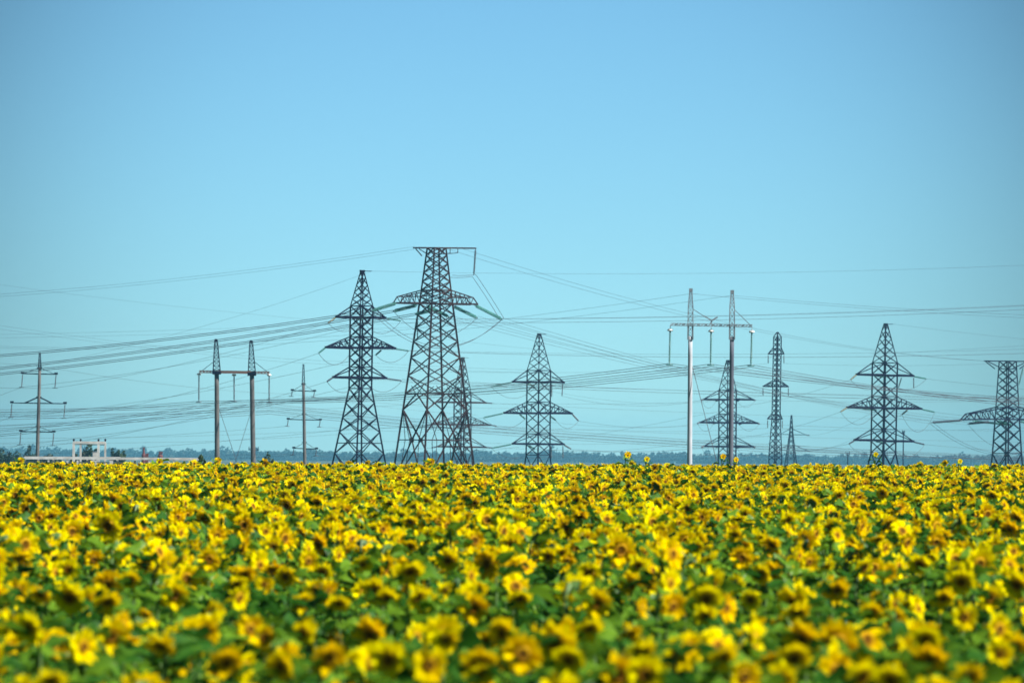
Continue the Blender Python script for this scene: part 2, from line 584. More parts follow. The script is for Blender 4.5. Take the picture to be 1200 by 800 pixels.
for (p, e, dd, k) in [((465, 355), (436.5, 363.8), -2, '1L'), ((489, 357.4), (461, 364.5), -2, '2L'), ((506, 363.5), (487, 368), -2, '3L'),
                      ((555.7, 357.2), (588.5, 374), 2, '1R'), ((531, 358.7), (559.5, 372.3), 2, '2R'), ((499.5, 358), (526, 371), 2, '3R')]:
    P.string(p, e, dd, M_GLASS, 0.21, k, twin=0.5)
h1 = P.hang(557.3, 291.5, 322.5, -2, M_DARKINS, 0.2)
P.hang(489.3, 366, 397, 0, M_DARKINS, 0.12)
P.jumper(ENDS['B1L'], ENDS['B1R'] + Vector((0, 0, 0)), 38, twin=0.5)
P.jumper(ENDS['B2L'], ENDS['B2R'], 26)
P.jumper(h1, ENDS['B1R'], -1, twin=0.6)
P.jumper(h1, W(528, 323.5, 1000), 1, twin=0.6)
ENDS['Btl'] = P.arm_pt(486, 290.4)
ENDS['Btr'] = P.arm_pt(524, 291.5); ENDS['Btr2'] = P.arm_pt(541, 291)
footing(P)

# --- the pylon behind its right legs
P = anchor('lattice_pylon', 'C', 541.7, 1700, 37, [(419, 1.6), (460, 9.8), (523, 10.2), (540, 11.5)],
           'smaller lattice pylon partly behind the right legs of the broad pylon',
           rows(460, 530, 8), [460, 471, 488, 498, 513, 523.5],
           [((513, 471), (569.6, 471.8), 460, 0), ((506, 497), (574.4, 498), 488, 4), ((512.4, 523), (569.4, 523.8), 513, 0)],
           0.36, 0.16, [419, 427, 435, 443, 452, 460], lean=-0.1, steel=M_STEEL_B)
for (p, e, dd) in [((569.6, 471.8), (577, 472.5), 2), ((574.4, 498), (582, 499), 2), ((569.4, 523.8), (577, 524.5), 2),
                   ((513, 471), (506.5, 472.5), -2), ((506, 497), (499, 498.5), -2), ((512.4, 523), (505.5, 524.5), -2)]:
    P.string(p, e, dd, M_DARKINS, 0.2, str(p))

# --- the pylon right of the middle
P = anchor('lattice_pylon', 'D', 630.3, 1350, 44.5, [(391.4, 2.0), (434, 13.7), (533, 13.9), (541, 15)],
           'dark three-tier lattice pylon standing alone right of the picture middle, before the pale portal',
           rows(434, 533, 8), [434, 447.3, 471, 483.6, 508, 519.7, 533],
           [((600.4, 447.2), (661, 448), 434, 0), ((590.4, 483.6), (670.5, 484.3), 471, 5), ((600.4, 519.7), (661, 520.4), 508, 0)],
           0.33, 0.155, [391.4, 399, 408, 416.5, 425, 434], lean=0.1)
for (p, e, dd, mt, k) in [((600.4, 447.8), (575.5, 453), -2, M_GLASS, '1L'), ((590.4, 484), (566, 489.3), -2, M_GLASS, '2L'), ((600.4, 520.2), (575.5, 525), -2, M_GLASS, '3L'),
                          ((670.5, 485), (678, 493), 2, M_DARKINS, '2R'), ((661, 521), (669.5, 526), 2, M_DARKINS, '3R'),
                          ((608.7, 485), (615.6, 490.7), 2, M_GLASS, '2m'), ((618.5, 449), (627, 454), 2, M_GLASS, '1m'), ((619, 521.5), (627, 526), 2, M_GLASS, '3m'),
                          ((644.4, 487), (651.5, 492.5), 1.5, M_GLASS, '2n')]:
    P.string(p, e, dd, mt, 0.2, k)
for (px, y1, y2, dx) in ((659.4, 449, 464, -0.8), (646.6, 449, 465, 0), (659.6, 522, 537, 0.2), (646, 522, 537, 0)):
    q = P.hang(px, y1, y2, dx, M_DARKINS, 0.17)
    if (y1, dx) == (449, -0.8): ENDS['D1R'] = q
for a_, b_, sg in (('1L', '1m', 13), ('2L', '2m', 12), ('3L', '3m', 11), ('2n', '2R', 9)):
    P.jumper(ENDS['D' + a_], ENDS['D' + b_], sg)
ENDS['Dtop'] = P.axis(P.ztop)

# --- the pylon behind the right post of the pale portal
P = anchor('lattice_pylon', 'E', 852.2, 1600, 43, [(422.4, 1.7), (457, 10.1), (530, 10.1), (541, 10.5)],
           'dark three-tier lattice pylon half hidden behind the right post of the pale portal',
           rows(457, 530, 8), [457, 467.6, 485, 494.8, 512, 522.7],
           [((824.4, 467.8), (882.9, 468.2), 457, 0), ((819.8, 494.8), (887.8, 495.6), 485, 4), ((824.7, 522.7), (882.6, 523.2), 512, 0)],
           0.36, 0.17, [422.4, 430, 439, 448, 457], lean=0.0)
for (p, e, dd, k) in [((824.4, 467.9), (821.8, 468.6), -2.4, '1L'), ((819.8, 495), (817.4, 496), -2.4, '2L'), ((824.7, 523), (822, 524), -2.4, '3L'),
                      ((882.9, 468.3), (885, 468.8), 2.4, '1R'), ((887.8, 495.8), (890, 496.4), 2.4, '2R'), ((882.6, 523.4), (884.8, 523.8), 2.4, '3R'),
                      ((841, 469), (839, 469.6), 2.4, '1m'), ((838, 495.6), (836, 496.2), 2.4, '2m'), ((841, 523.4), (839.5, 524), 2.4, '3m'),
                      ((866, 469), (863.6, 469.6), -2.4, '1n'), ((869, 496), (866, 497), -2.4, '2n'), ((866, 524), (863.6, 524.6), -2.4, '3n')]:
    P.string(p, e, dd, M_DARKINS, 0.24, k)
for a_, b_, sg in (('1L', '1m', 9), ('2L', '2m', 9), ('3L', '3m', 9), ('1n', '1R', 8), ('2n', '2R', 8), ('3n', '3R', 10)):
    P.jumper(ENDS['E' + a_], ENDS['E' + b_], sg)

# --- the slim suspension pylon
P = Pylon('lattice_pylon', 'F', 908.2, 1500, 36, [(389, 0.6), (394.8, 4.6), (490, 4.8), (527, 7.2), (542, 7.6)],
          'slim straight lattice pylon with three pairs of short arms, right of the pale portal', GP, M_STEEL, 0.45)
P.body([389, 394.8], 0.2, 0.1, [394.8], name='peak')
P.body(rows(394.8, 490, 16) + [497, 505, 513, 520, 527, 533, 539, None], 0.22, 0.1, [414.3, 447, 452.6, 490.4])
for lt, rt, top, tr, hl in (((900.3, 414.5), (918.7, 414.7), 407, 0, 11), ((894.2, 452.6), (923.9, 453), 446, 3, 11), ((899.6, 490.4), (916.7, 490.8), 484, 0, 11)):
    for sgn, t in ((-1, lt), (1, rt)):
        P.arm(sgn, t, top, 0.34, 0.17, tr)
        P.hang(t[0], t[1] + 1.5, t[1] + hl, 0, M_DARKINS, 0.17, key='%d%s' % (top, 'LR'[sgn > 0]))
footing(P)

# --- the little far pylon
P = Pylon('lattice_pylon', 'G', 926.6, 2500, 11, [(486.3, 0.6), (509, 2.2), (540, 6.2)],
          'smallest distant lattice pylon, close right of the slim one', GP, M_STEEL, 0.2)
P.body([486.3, 492, 498, 504, 509], 0.3, 0.14, [509], name='peak')
P.body([509, 514, 520, 527.3, 534, 540, None], 0.36, 0.17, [509, 527.3])
for lt, rt, top in (((914, 508.8), (944, 509.2), 502.5), ((912, 527.2), (945.5, 527.6), 521)):
    for sgn, t in ((-1, lt), (1, rt)):
        P.arm(sgn, t, top, 0.3, 0.16, 0)
for k, p, e in (('1R', (944, 509.3), (949, 510)), ('2R', (945.5, 527.7), (950, 528.5)), ('1L', (914, 508.9), (909.6, 510)), ('2L', (912, 527.3), (907.5, 528.2))):
    P.string(p, e, 1.5, M_DARKINS, 0.25, k)
footing(P)

# --- the big right hand pylon
P = anchor('lattice_pylon', 'H', 1034.6, 1300, 43.5, [(379.6, 2.1), (425, 14.7), (530, 14.4), (542.5, 17)],
           'large dark three-tier anchor pylon with pointed peak in the right part of the field edge',
           rows(425, 530, 8), [425, 439.4, 464.4, 477.6, 503, 515.8, 530],
           [((1003.6, 438.6), (1070.6, 440.3), 425, 0), ((992.5, 477.2), (1080, 478.8), 464.4, 5), ((1001, 515.4), (1070.6, 517), 503, 0)],
           0.34, 0.16, [379.6, 388, 397, 406, 415.5, 425], lean=0.45)
for (p, e, dd, mt, k) in [((1003.6, 439), (996.6, 445), -1.8, M_BEIGE, '1L'), ((992.5, 477.6), (985, 482.3), -1.8, M_BEIGE, '2L'), ((1001.4, 516), (994.7, 520), -1.8, M_DARKINS, '3L'),
                          ((1070.6, 440.8), (1085.7, 443.7), 1.8, M_GLASS, '1R'), ((1080, 479.3), (1095.6, 482.7), 1.8, M_GLASS, '2R'), ((1070.6, 517.5), (1083.7, 520.7), 1.8, M_DARKINS, '3R'),
                          ((1022.7, 439.7), (1039, 441.6), 1.8, M_GLASS, '1m'), ((1010, 478.6), (1027.5, 480.2), 1.8, M_GLASS, '2m'), ((1026, 517), (1037, 518.5), 1.8, M_GLASS, '3m'),
                          ((1063.5, 480.2), (1056.9, 485.6), -1.8, M_BEIGE, '2n'), ((1050, 518), (1044, 521.5), -1.8, M_DARKINS, '3n')]:
    P.string(p, e, dd, mt, 0.19, k)
P.hang(1070.7, 442, 455, 0.2, M_DARKINS, 0.17)
ENDS['H1n'] = P.hang(1056.6, 442, 454.4, -3.8, M_DARKINS, 0.17)
for a_, b_, sg in (('1L', '1m', 13), ('2L', '2m', 16), ('3L', '3m', 13), ('1n', '1R', 6), ('2n', '2R', 22), ('3n', '3R', 14)):
    P.jumper(ENDS['H' + a_], ENDS['H' + b_], sg)
ENDS['Htop'] = P.axis(P.ztop) + Vector((1.7, 0.2, 0))

# --- the flat-topped pylon at the right edge
P = Pylon('lattice_pylon', 'I', 1179.8, 1400, 45, [(422.9, 10), (490.9, 14.3), (532, 17), (542, 18)],
          'dark flat-topped pylon with a broad truss arm, cut by the right edge of the picture', GP, M_STEEL, 0.1)
P.body([422.9, 432] + rows(441, 477, 4) + [484, 490.9], 0.26, 0.15, [422.9, 432, 477, 490.9], name='upper_body')
P.body([490.9, 503, 517, 531, None], 0.36, 0.19, [531])
mb = MB()
for dv in (-1.2, 1.2):
    o = P.v * dv
    mb.bar(P.arm_pt(1154.7, 422.8) + o * .3, P.arm_pt(1206, 423.4) + o * .3, 0.26)
    mb.bar(P.arm_pt(1156, 423.2) + o * .3, P.arm_pt(1170, 431.8) + o, 0.18)
    mb.bar(P.arm_pt(1205, 423.6) + o * .3, P.arm_pt(1190.5, 432) + o, 0.18)
P.part(mb, 'top_beam', M_STEEL)
for sd_, tip, sh_ in ((-1, (1127.5, 491.6), (1134, 485)), (1, (1232, 492.6), (1226, 486))):
    mb = MB()
    t = P.arm_pt(*tip); sh = P.arm_pt(*sh_)
    cs = (0, 1) if sd_ > 0 else (2, 3)
    for k, i in enumerate(cs):
        o = P.v * (1.2 if k == 0 else -1.2) * (1 if sd_ > 0 else -1)
        b = P.corner(i, P.z(490.9)); h = P.corner(i, P.z(477))
        mb.bar(b, t + o * .4, 0.34); mb.bar(h, sh + o * .6, 0.26); mb.bar(sh + o * .6, t + o * .4, 0.24)
        for j in range(6):
            p1 = b.lerp(t + o * .4, j / 6 * .9); h1_ = h.lerp(sh + o * .6, j / 6); h2_ = h.lerp(sh + o * .6, (j + 1) / 6)
            mb.bar(p1, h1_, 0.15); mb.bar(p1, h2_, 0.15)
    for j in range(6):
        f = j / 5
        mb.bar(P.corner(cs[0], P.z(490.9)).lerp(t, f), P.corner(cs[1], P.z(490.9)).lerp(t, f), 0.15)
    P.part(mb, 'crossarm', M_STEEL)
for (p, e, dd, mt, k) in [((1127.5, 492.2), (1091, 495), -2, M_DARKINS, '1L'), ((1160, 494), (1134, 496.3), -2, M_DARKINS, '2L'), ((1184, 497.4), (1140, 493.2), -2, M_GLASS, '3L'),
                          ((1232, 493.2), (1262, 497), 2, M_GLASS, '1R'), ((1195, 493.6), (1222, 498), 2, M_GLASS, '2R'), ((1170, 493), (1186, 498), 2, M_GLASS, '3R')]:
    P.string(p, e, dd, mt, 0.23, k, twin=0.3)
P.hang(1199.3, 430, 451, -5.5, M_GLASS, 0.22)
P.jumper(ENDS['I1L'], ENDS['I1R'], 36, twin=0.6)
P.jumper(ENDS['I2L'], ENDS['I2R'], 28)
ENDS['Itl'] = P.arm_pt(1154.7, 422.8)
footing(P)


# ------------------------------------------------------------------ concrete pole pylons
def pole_mesh(mb, p, q, r1, r2, n=16):
    mb.tube([Vector(p).lerp(Vector(q), t) for t in np.linspace(0, 1, 9)], list(np.linspace(r1, r2, 9)), n)


def lattice_spike(mb, b, t, a0, a1, nlev, w=0.1):
    pts = []
    for i in range(nlev + 1):
        f = i / nlev
        c = Vector(b).lerp(Vector(t), f); a = a0 + (a1 - a0) * f
        pts.append([c + Vector((sx * a, sy * a, 0)) for sx, sy in ((1, 1), (1, -1), (-1, -1), (-1, 1))])
    for i in range(nlev):
        for k in range(4):
            mb.bar(pts[i][k], pts[i + 1][k], w)
            if i % 2: mb.bar(pts[i][k], pts[i + 1][(k + 1) % 4], w * .7)
            else: mb.bar(pts[i][(k + 1) % 4], pts[i + 1][k], w * .7)
            mb.bar(pts[i][k], pts[i][(k + 1) % 4], w * .7)


def ins(root, base, p, q, m, r, cap=None):
    mb = MB()
    p = Vector(p); q = Vector(q)
    n = max(5, int((q - p).length / 0.24))
    path = []; rad = []
    for i in range(n):
        t0 = 0.05 + 0.88 * i / n
        for f, k in ((0.1, 0.45), (0.35, 1.0), (0.65, 1.0), (0.9, 0.45)):
            path.append(p.lerp(q, t0 + f * 0.88 / n)); rad.append(r * k)
    mb.tube(path, rad, 7)
    mb.bar(p, p.lerp(q, 0.06), 0.08)
    mb.bar(p.lerp(q, 0.92), q, 0.12)
    mb.bar(q - Vector((0.5, 0, 0)), q + Vector((0.5, 0, 0)), 0.14)
    o = mb.build('insulator_string', m, root, smooth=True, origin=base)
    if cap:
        c = MB()
        top = p.lerp(q, 0.03)
        c.tube([top + Vector((0, 0, z)) for z in (0.22, 0.18, 0.0, -0.12)], [0.1, 0.3, 0.42, 0.36], 12)
        cb = c.build('insulator_cap', M_WHITECAP, o, smooth=True, origin=base)
        cb.matrix_parent_inverse = Matrix.Identity(4)
    return o


def single_pole(key, d, top, spike_row, base_px, wtop, wbot, arms, label, ties=(), stub=()):
    s = d / F
    pb = W(base_px, 545, d); zb = gz(d)
    base = Vector((pb.x, d, zb))
    root = empty('concrete_pole_pylon', base, label, 'utility pole', 'single concrete power poles')
    sp = W(top[0], spike_row, d); tp = W(top[0], top[1], d)
    mb = MB(); pole_mesh(mb, base, sp, wbot * s / 2, wtop * s / 2)
    mb.build('pole', M_CONC, root, smooth=True, origin=base)
    mb = MB(); lattice_spike(mb, sp - Vector((0, 0, 0.3)), tp, wtop * s * .52, 0.12, 6, 0.11)
    mb.build('spike', M_STEEL, root, origin=base)
    for j, (row, lx, rx, slen, lift, tie) in enumerate(arms):
        mb = MB()
        c = W(0, row, d); ax = base.lerp(sp, ((W(base_px, row, d).z) - zb) / (sp.z - zb))
        L = W(lx, row - .4, d + 0.8); Rr = W(rx, row + .5, d - 0.8)
        mb.bar(L, ax, 0.17, 0.22); mb.bar(ax, Rr, 0.22, 0.17)
        mb.box((L.x, L.y, L.z + .15), (.7, .3, .4)); mb.box((Rr.x, Rr.y, Rr.z + .15), (.7, .3, .4))
        tpnt = ax + Vector((0, 0, lift * s))
        for e in (L, Rr):
            if tie == 'strut':
                mb.bar(tpnt, ax.lerp(e, 0.52), 0.24)
            else:
                mb.bar(tpnt, ax.lerp(e, 0.93), 0.075)
        for sg in (-1, 1):
            mb.bar(tpnt + Vector((sg * wtop * s * .9, 0, 0)), tpnt, 0.16)
        mb.build('crossarm', M_STEEL, root, origin=base)
        for e, k in ((L, 'L'), (Rr, 'R')):
            q = e - Vector((1.2 * s, 0, slen * s))
            ins(root, base, e - Vector((0, 0, .1)), q, M_DARKINS, 0.13)
            ENDS['%s%d%s' % (key, j + 1, k)] = q
    ENDS[key + 'top'] = sp + Vector((0, 0, 0.3))
    return root


single_pole('J', 1120, (46.6, 413), 430.6, 43.2, 3.4, 4.8,
            [(438, 26.6, 65.7, 16, 7.4, 'tie'), (472.3, 14, 76.2, 17, 7.5, 'strut'), (505.7, 24.5, 63, 15.6, 6.5, 'tie')],
            'concrete power pole with spike top and three crossarm tiers near the left edge')
single_pole('K', 1250, (355.6, 426.3), 448.4, 357.7, 3.2, 4.2,
            [(457.9, 342.5, 368.6, 6.8, 8, 'tie'), (491.6, 337.8, 375.3, 8, 7, 'tie'), (525.4, 344.4, 371, 8, 7.5, 'tie')],
            'concrete power pole with three crossarm tiers between the twin-post portal and the dark anchor pylon')


def portal(key, d, label, posts, beam, spikes, wl, strings, mpole, mspike, mbeam, ties, guys, sleeve=None, cap=True, bird=False):
    s = d / F
    cx = sum(p[0] for p in posts) / 2
    pb = W(cx, 545, d); base = Vector((pb.x, d, gz(d)))
    root = empty('portal_pylon', base, label, 'portal pylon', 'twin-post portal pylons')
    for (bx, tx, ty), (sx, sy) in zip(posts, spikes):
        b = W(bx, 545, d); b.z = gz(d)
        t = W(tx, ty, d); tp = W(sx, sy, d)
        mb = MB(); pole_mesh(mb, b, t, wl[1] * s / 2, wl[0] * s / 2, 20)
        mb.build('pole', mpole[len([c for c in root.children if c.name.startswith('pole')])] if isinstance(mpole, tuple) else mpole, root, smooth=True, origin=base)
        mb = MB()
        if sleeve:
            sz0, sz1 = sleeve
            m0 = W(tx, sz0, d); m1 = W(tx + (sx - tx) * .5, sz1, d)
            a = wl[0] * s * .55
            lattice_spike(mb, m0, m1, a + .05, a, 5, 0.10)
            lattice_spike(mb, m1, tp, a, 0.16, 4, 0.10)
            for k in (-1, 1):
                mb.box(((m0.x + k * a), m0.y, m0.z + .9), (.2, .5, 1.9))
        else:
            a = 4.4 * s
            lattice_spike(mb, t - Vector((0, 0, .2)), tp, a, 0.25, 8, 0.13)
            mb.box((t.x, t.y, t.z + .1), (a * 2.3, a * 2.3, .5))
        mb.box((tp.x, tp.y, tp.z), (.5, .5, .5))
        mb.build('spike', mspike, root, origin=base)
    mb = MB()
    L = W(beam[0][0], beam[0][1], d); Rr = W(beam[1][0], beam[1][1], d)
    for k in (-1, 1):
        for h in (0, 1):
            mb.bar(L + Vector((0, .45 * k, .3 * h)), Rr + Vector((0, .45 * k, .3 * h)), 0.16 if not sleeve else 0.07)
    P1 = W(posts[0][1], 0, d).x; P2 = W(posts[1][1], 0, d).x
    f1 = (W(posts[0][1], beam[0][1], d).x - L.x) / (Rr.x - L.x); f2 = (W(posts[1][1], beam[0][1], d).x - L.x) / (Rr.x - L.x)
    N = 22
    for i in range(N):
        p = L.lerp(Rr, i / N); q = L.lerp(Rr, (i + 1) / N)
        sg = 1 if i % 2 else -1
        mb.bar(p + Vector((0, .45 * sg, 0)), q + Vector((0, -.45 * sg, 0.3)), 0.09)
        mb.bar(p + Vector((0, -.45, .3 * (i % 2))), q + Vector((0, -.45, .3 * ((i + 1) % 2))), 0.09)
    if not sleeve:
        a_, b_ = L.lerp(Rr, f1), L.lerp(Rr, f2)
        mb.bar(a_ + Vector((0, -.5, .15)), b_ + Vector((0, -.5, .15)), 0.5)
    mb.build('crossbeam', mbeam, root, origin=base)
    for a_, b_ in ties:
        mb = MB()
        mb.bar(W(*a_, d), W(*b_, d - .3), 0.09)
        mb.build('tie_rod', M_STEEL if not sleeve else M_GALV, root, origin=base)
    if bird:
        mb = MB()
        j = W(834, 375.6, d)
        mb.bar(W(825, 370, d), j, 0.16); mb.bar(j, W(841, 371.5, d), 0.22); mb.bar(j, W(832, 379.5, d), 0.12); mb.bar(j, W(834, 381.5, d), .1)
        mb.build('stay_fitting', M_GALV, root, origin=base)
    for a_, b_ in guys:
        mb = MB()
        q = W(*b_, d - 4); t = W(*a_, d)
        e = t + (q - t) * ((t.z - gz(d)) / (t.z - q.z))
        mb.tube([t, e], 0.045, 5)
        mb.build('guy_wire', M_WIRE, root, origin=base)
    for j, (a_, b_) in enumerate(strings):
        p = W(*a_, d); q = W(*b_, d)
        ins(root, base, p, q, M_DARKINS if not sleeve else M_GLASS, 0.15, cap)
        ENDS['%s%d' % (key, j + 1)] = q
    for j, (sx, sy) in enumerate(spikes):
        ENDS['%stop%d' % (key, j + 1)] = W(sx, sy + 4, d)


portal('L', 1020, 'brownish twin-post concrete portal with lattice spikes and one crossbeam, left of the anchor pylons',
       [(254.9, 254, 437), (297.4, 295.2, 438.5)], ((233.3, 436.3), (316, 437.6)), [(253.2, 398.8), (294.3, 400.2)], (5.2, 6.1),
       [((233.2, 437.5), (233, 471)), ((274.3, 438.5), (274.4, 470.3)), ((315.4, 438.5), (315.4, 471.5))],
       M_CONC, M_STEEL, M_RUST, [((250, 424), (234, 436.5)), ((298.5, 424), (315, 437))],
       [((257.2, 480), (277, 540)), ((293.5, 484), (276, 540))], cap=True)
portal('R', 800, 'slender twin-post portal with one pale and one grey post and white-capped insulators',
       [(808.2, 809, 394), (856.2, 857.8, 394.5)], ((785.8, 381.2), (881.4, 383)), [(809.6, 340), (858.1, 342)], (5.0, 6.2),
       [((785.4, 385.6), (784.4, 427.2)), ((833.4, 386.8), (832.8, 427.8)), ((881.1, 387.6), (880, 428.6))],
       (M_CONC_W, M_CONC_D), M_GALV, M_GALV, [((812, 362), (826, 371)), ((861, 363), (880, 381.5)), ((785.6, 380), (785.4, 386)), ((833.4, 382), (833.4, 387)), ((881.2, 382), (881.1, 388))],
       [((811.5, 430), (839, 537))], sleeve=(397.5, 359), bird=True)


# small far poles
def little_pole(px, top, d, label, w=2.2, arm=None):
    s = d / F
    b = W(px, 545, d); b.z = gz(d)
    root = empty('wooden_pole', b, label, 'utility pole', 'small far power poles')
    mb = MB(); t = W(px, top, d); t.x = b.x + .1
    pole_mesh(mb, b, t, w * s / 2, w * s / 2.6, 10)
    mb.build('pole', M_STEEL, root, smooth=True, origin=b)
    mb = MB()
    a = arm or 2.5
    for dz in (4, 8):
        z = t.z - dz * s * .4
        mb.bar(Vector((t.x - a * s, t.y, z)), Vector((t.x + a * s, t.y, z)), 0.3)
        for k in (-1, 1):
            mb.bar(Vector((t.x + k * a * s * .9, t.y, z)), Vector((t.x + k * a * s * .9, t.y, z + .9)), 0.28)
    mb.build('crossarm', M_STEEL, root, origin=b)


little_pole(1058.2, 505, 2300, 'thin grey far pole close right of the large right pylon', 1.7, 1.3)
little_pole(993.2, 529.5, 2600, 'short dark far pole left of the large right pylon', 1.6, 2.4)
little_pole(295.2 + 1.5, 524, 2400, 'small far pole whose crossarm shows behind the right post of the brownish portal', 1.6, 6)
little_pole(9.5, 530, 1900, 'short dark pole beside the trees at the left edge', 1.4, 1.2)

# ------------------------------------------------------------------ overhead wires
GW = 'overhead wires'


def wire(label, pts, sag=0.0, r=0.04, twin=0.0, n=26):
    """one conductor (or a bundle of two) hung through the points; sag in photograph pixels for each span"""
    P3 = [p if isinstance(p, Vector) else (ENDS[p].copy() if isinstance(p, str) else W(*p)) for p in pts]
    sags = sag if hasattr(sag, '__len__') else [sag] * (len(P3) - 1)
    mb = MB()
    for off in ((0,) if not twin else (-twin / 2, twin / 2)):
        path = []
        for (a, b), sg in zip(zip(P3[:-1], P3[1:]), sags):
            s = 0.5 * (a.y + b.y) / F
            for i in range(n):
                t = i / n
                path.append(a.lerp(b, t) + Vector((0, off, off - 4 * t * (1 - t) * sg * s)))
        path.append(P3[-1] + Vector((0, off, off)))
        mb.tube(path, r * 0.58, 4)
    o = mb.build('overhead_wire', M_WIRE, origin=P3[0])
    tag(o, label, 'wire', GW)


X0, X1 = -160, 1360


def ext(p, q, x):
    """the line through pixels p, q carried on to column x"""
    return q[1] + (x - q[0]) * (q[1] - p[1]) / (q[0] - p[0])


TW = 0.34
# broad pylon and out to the left
wire('upper earth wire rising from the left edge to the broad pylon top beam', [(X0, 354, 1150), 'Btl'], 10, 0.03, 0.5)
wire('uppermost strong dark line from the left edge past the anchor pylon to the broad pylon', [(X0, 426, 1150), 'B1L'], 9, 0.095, TW)
wire('middle strong dark line from the left edge to the broad pylon', [(X0, 445, 1150), 'B2L'], 9, 0.095, TW)
wire('lowest strong dark line from the left edge through the anchor pylon to the broad pylon', [(X0, 452, 1150), 'B3L'], 9, 0.095, TW)
# broad pylon to the right edge pylon
wire('left earth wire falling from the broad pylon top to the flat-topped right edge pylon', ['Btr', 'Itl'], 21, 0.04)
wire('right earth wire falling from the broad pylon top to the flat-topped right edge pylon', ['Btr2', 'Itl'], 20, 0.04)
wire('topmost phase falling from the broad pylon right insulators to the right edge pylon', ['B1R', 'I1L'], 9, 0.04, 0.6)
wire('middle phase falling from the broad pylon right insulators to the right edge pylon', ['B2R', 'I2L'], 12, 0.04, 0.6)
wire('lowest phase falling from inside the broad pylon to the right edge pylon', ['B3R', 'I3L'], 13, 0.04, 0.6)
# portal line
wire('portal line phase from the left posts leftmost insulator to the pale portals leftmost insulator', [(X0, 485, 1200), 'L1', 'R1', (X1, 474, 900)], [5, 9, 8], 0.065, TW)
wire('portal line phase through the middle insulators of both portals', [(X0, 516, 1200), 'L2', 'R2', (X1, 481, 900)], [6, 9, 8], 0.065, TW)
wire('portal line phase through the rightmost insulators of both portals', [(X0, 521, 1200), 'L3', 'R3', (X1, 488, 900)], [6, 8, 8], 0.065, TW)
wire('faint earth wire joining the left spikes of both portals', [(X0, 395, 1200), 'Ltop1', 'Rtop1', (X1, 378, 900)], [8, 7, 5], 0.028)
wire('faint earth wire joining the right spikes of both portals', [(X0, 398, 1200), 'Ltop2', 'Rtop2', (X1, 373, 900)], [8, 7, 5], 0.028)
# far bundle falling to the right
for nm, y0, y1, y2, y3 in (('upper', 482, 474.5, 502, 540), ('middle', 493, 479, 505.5, 542.5), ('lower', 506, 483.5, 509, 545)):
    wire(nm + ' strand of the long low line sinking across the whole picture to the right', [(X0, y0, 1500), (316, y1, 1500), (600, y2, 1600), (X1, y3, 1900)], [2, 1, 5], 0.085, 0.6)
# anchor pylon to the left pole
for lv, nm in ((1, 'top'), (2, 'middle'), (3, 'lowest')):
    wire('%s tier wire from the anchor pylon left arm to the left edge pole right arm' % nm, ['A%dL' % lv, 'J%dR' % lv], 7, 0.042)
    wire('%s tier wire from inside the anchor pylon to the left edge pole left arm' % nm, ['A%dn' % lv, 'J%dL' % lv], 8, 0.04)
    wire('%s tier wire leaving the left pole right arm past the left edge' % nm, ['J%dR' % lv, (X0, (440, 466, 512)[lv - 1], 1250)], 5, 0.04)
    wire('%s tier wire leaving the left pole left arm past the left edge' % nm, ['J%dL' % lv, (X0, (510, 536, 566)[lv - 1], 1250)], 4, 0.04)
    wire('%s tier wire from the anchor pylon right arm running level past the right edge' % nm, ['A%dR' % lv, (X1, (352, 408, 471)[lv - 1], 1060)], (7, 9, 4)[lv - 1], 0.05, (0.7, 0.0, 0.5)[lv - 1])
    wire('%s tier wire from the anchor pylon far side running level past the right edge' % nm, ['A%dm' % lv, (X1, (349, 403, 467)[lv - 1], 1060)], (7, 9, 4)[lv - 1], 0.03)
wire('ground wire from the anchor pylon peak rising past the right edge', ['Atop', (X1, 303, 1060)], 9, 0.028)
wire('ground wire from the anchor pylon peak down to the left pole spike', ['Atop', 'Jtop'], 8, 0.028)
wire('ground wire from the left pole spike past the left edge', ['Jtop', (X0, 405, 1250)], 3, 0.035)
wire('wire sinking from the left pole spike to behind the small concrete pole', ['Jtop', (345, 462, 1400), (560, 486, 1700)], [5, 3], 0.04)
# faint high lines at the left
wire('faint single line sinking from the left edge to the anchor pylon', [(X0, 310, 1500), (383, 376, 1500), (640, 410, 1500)], [5, 3], 0.03)
wire('faint level double line crossing left of the anchor pylon, upper', [(X0, 394, 1600), (371, 381, 1600), (560, 375, 1600)], [2, 1], 0.035)
wire('faint level double line crossing left of the anchor pylon, lower', [(X0, 397.5, 1600), (371, 386, 1600), (560, 380, 1600)], [2, 1], 0.035)
wire('thin line sinking from the left edge behind the portal spikes, upper', [(X0, 356, 1500), (240, 412, 1500), (420, 424, 1500), (640, 434, 1500)], [3, 2, 1], 0.035)
wire('thin line sinking from the left edge behind the portal spikes, lower', [(X0, 361, 1500), (240, 415, 1500), (420, 428, 1500), (640, 437, 1500)], [3, 2, 1], 0.035)
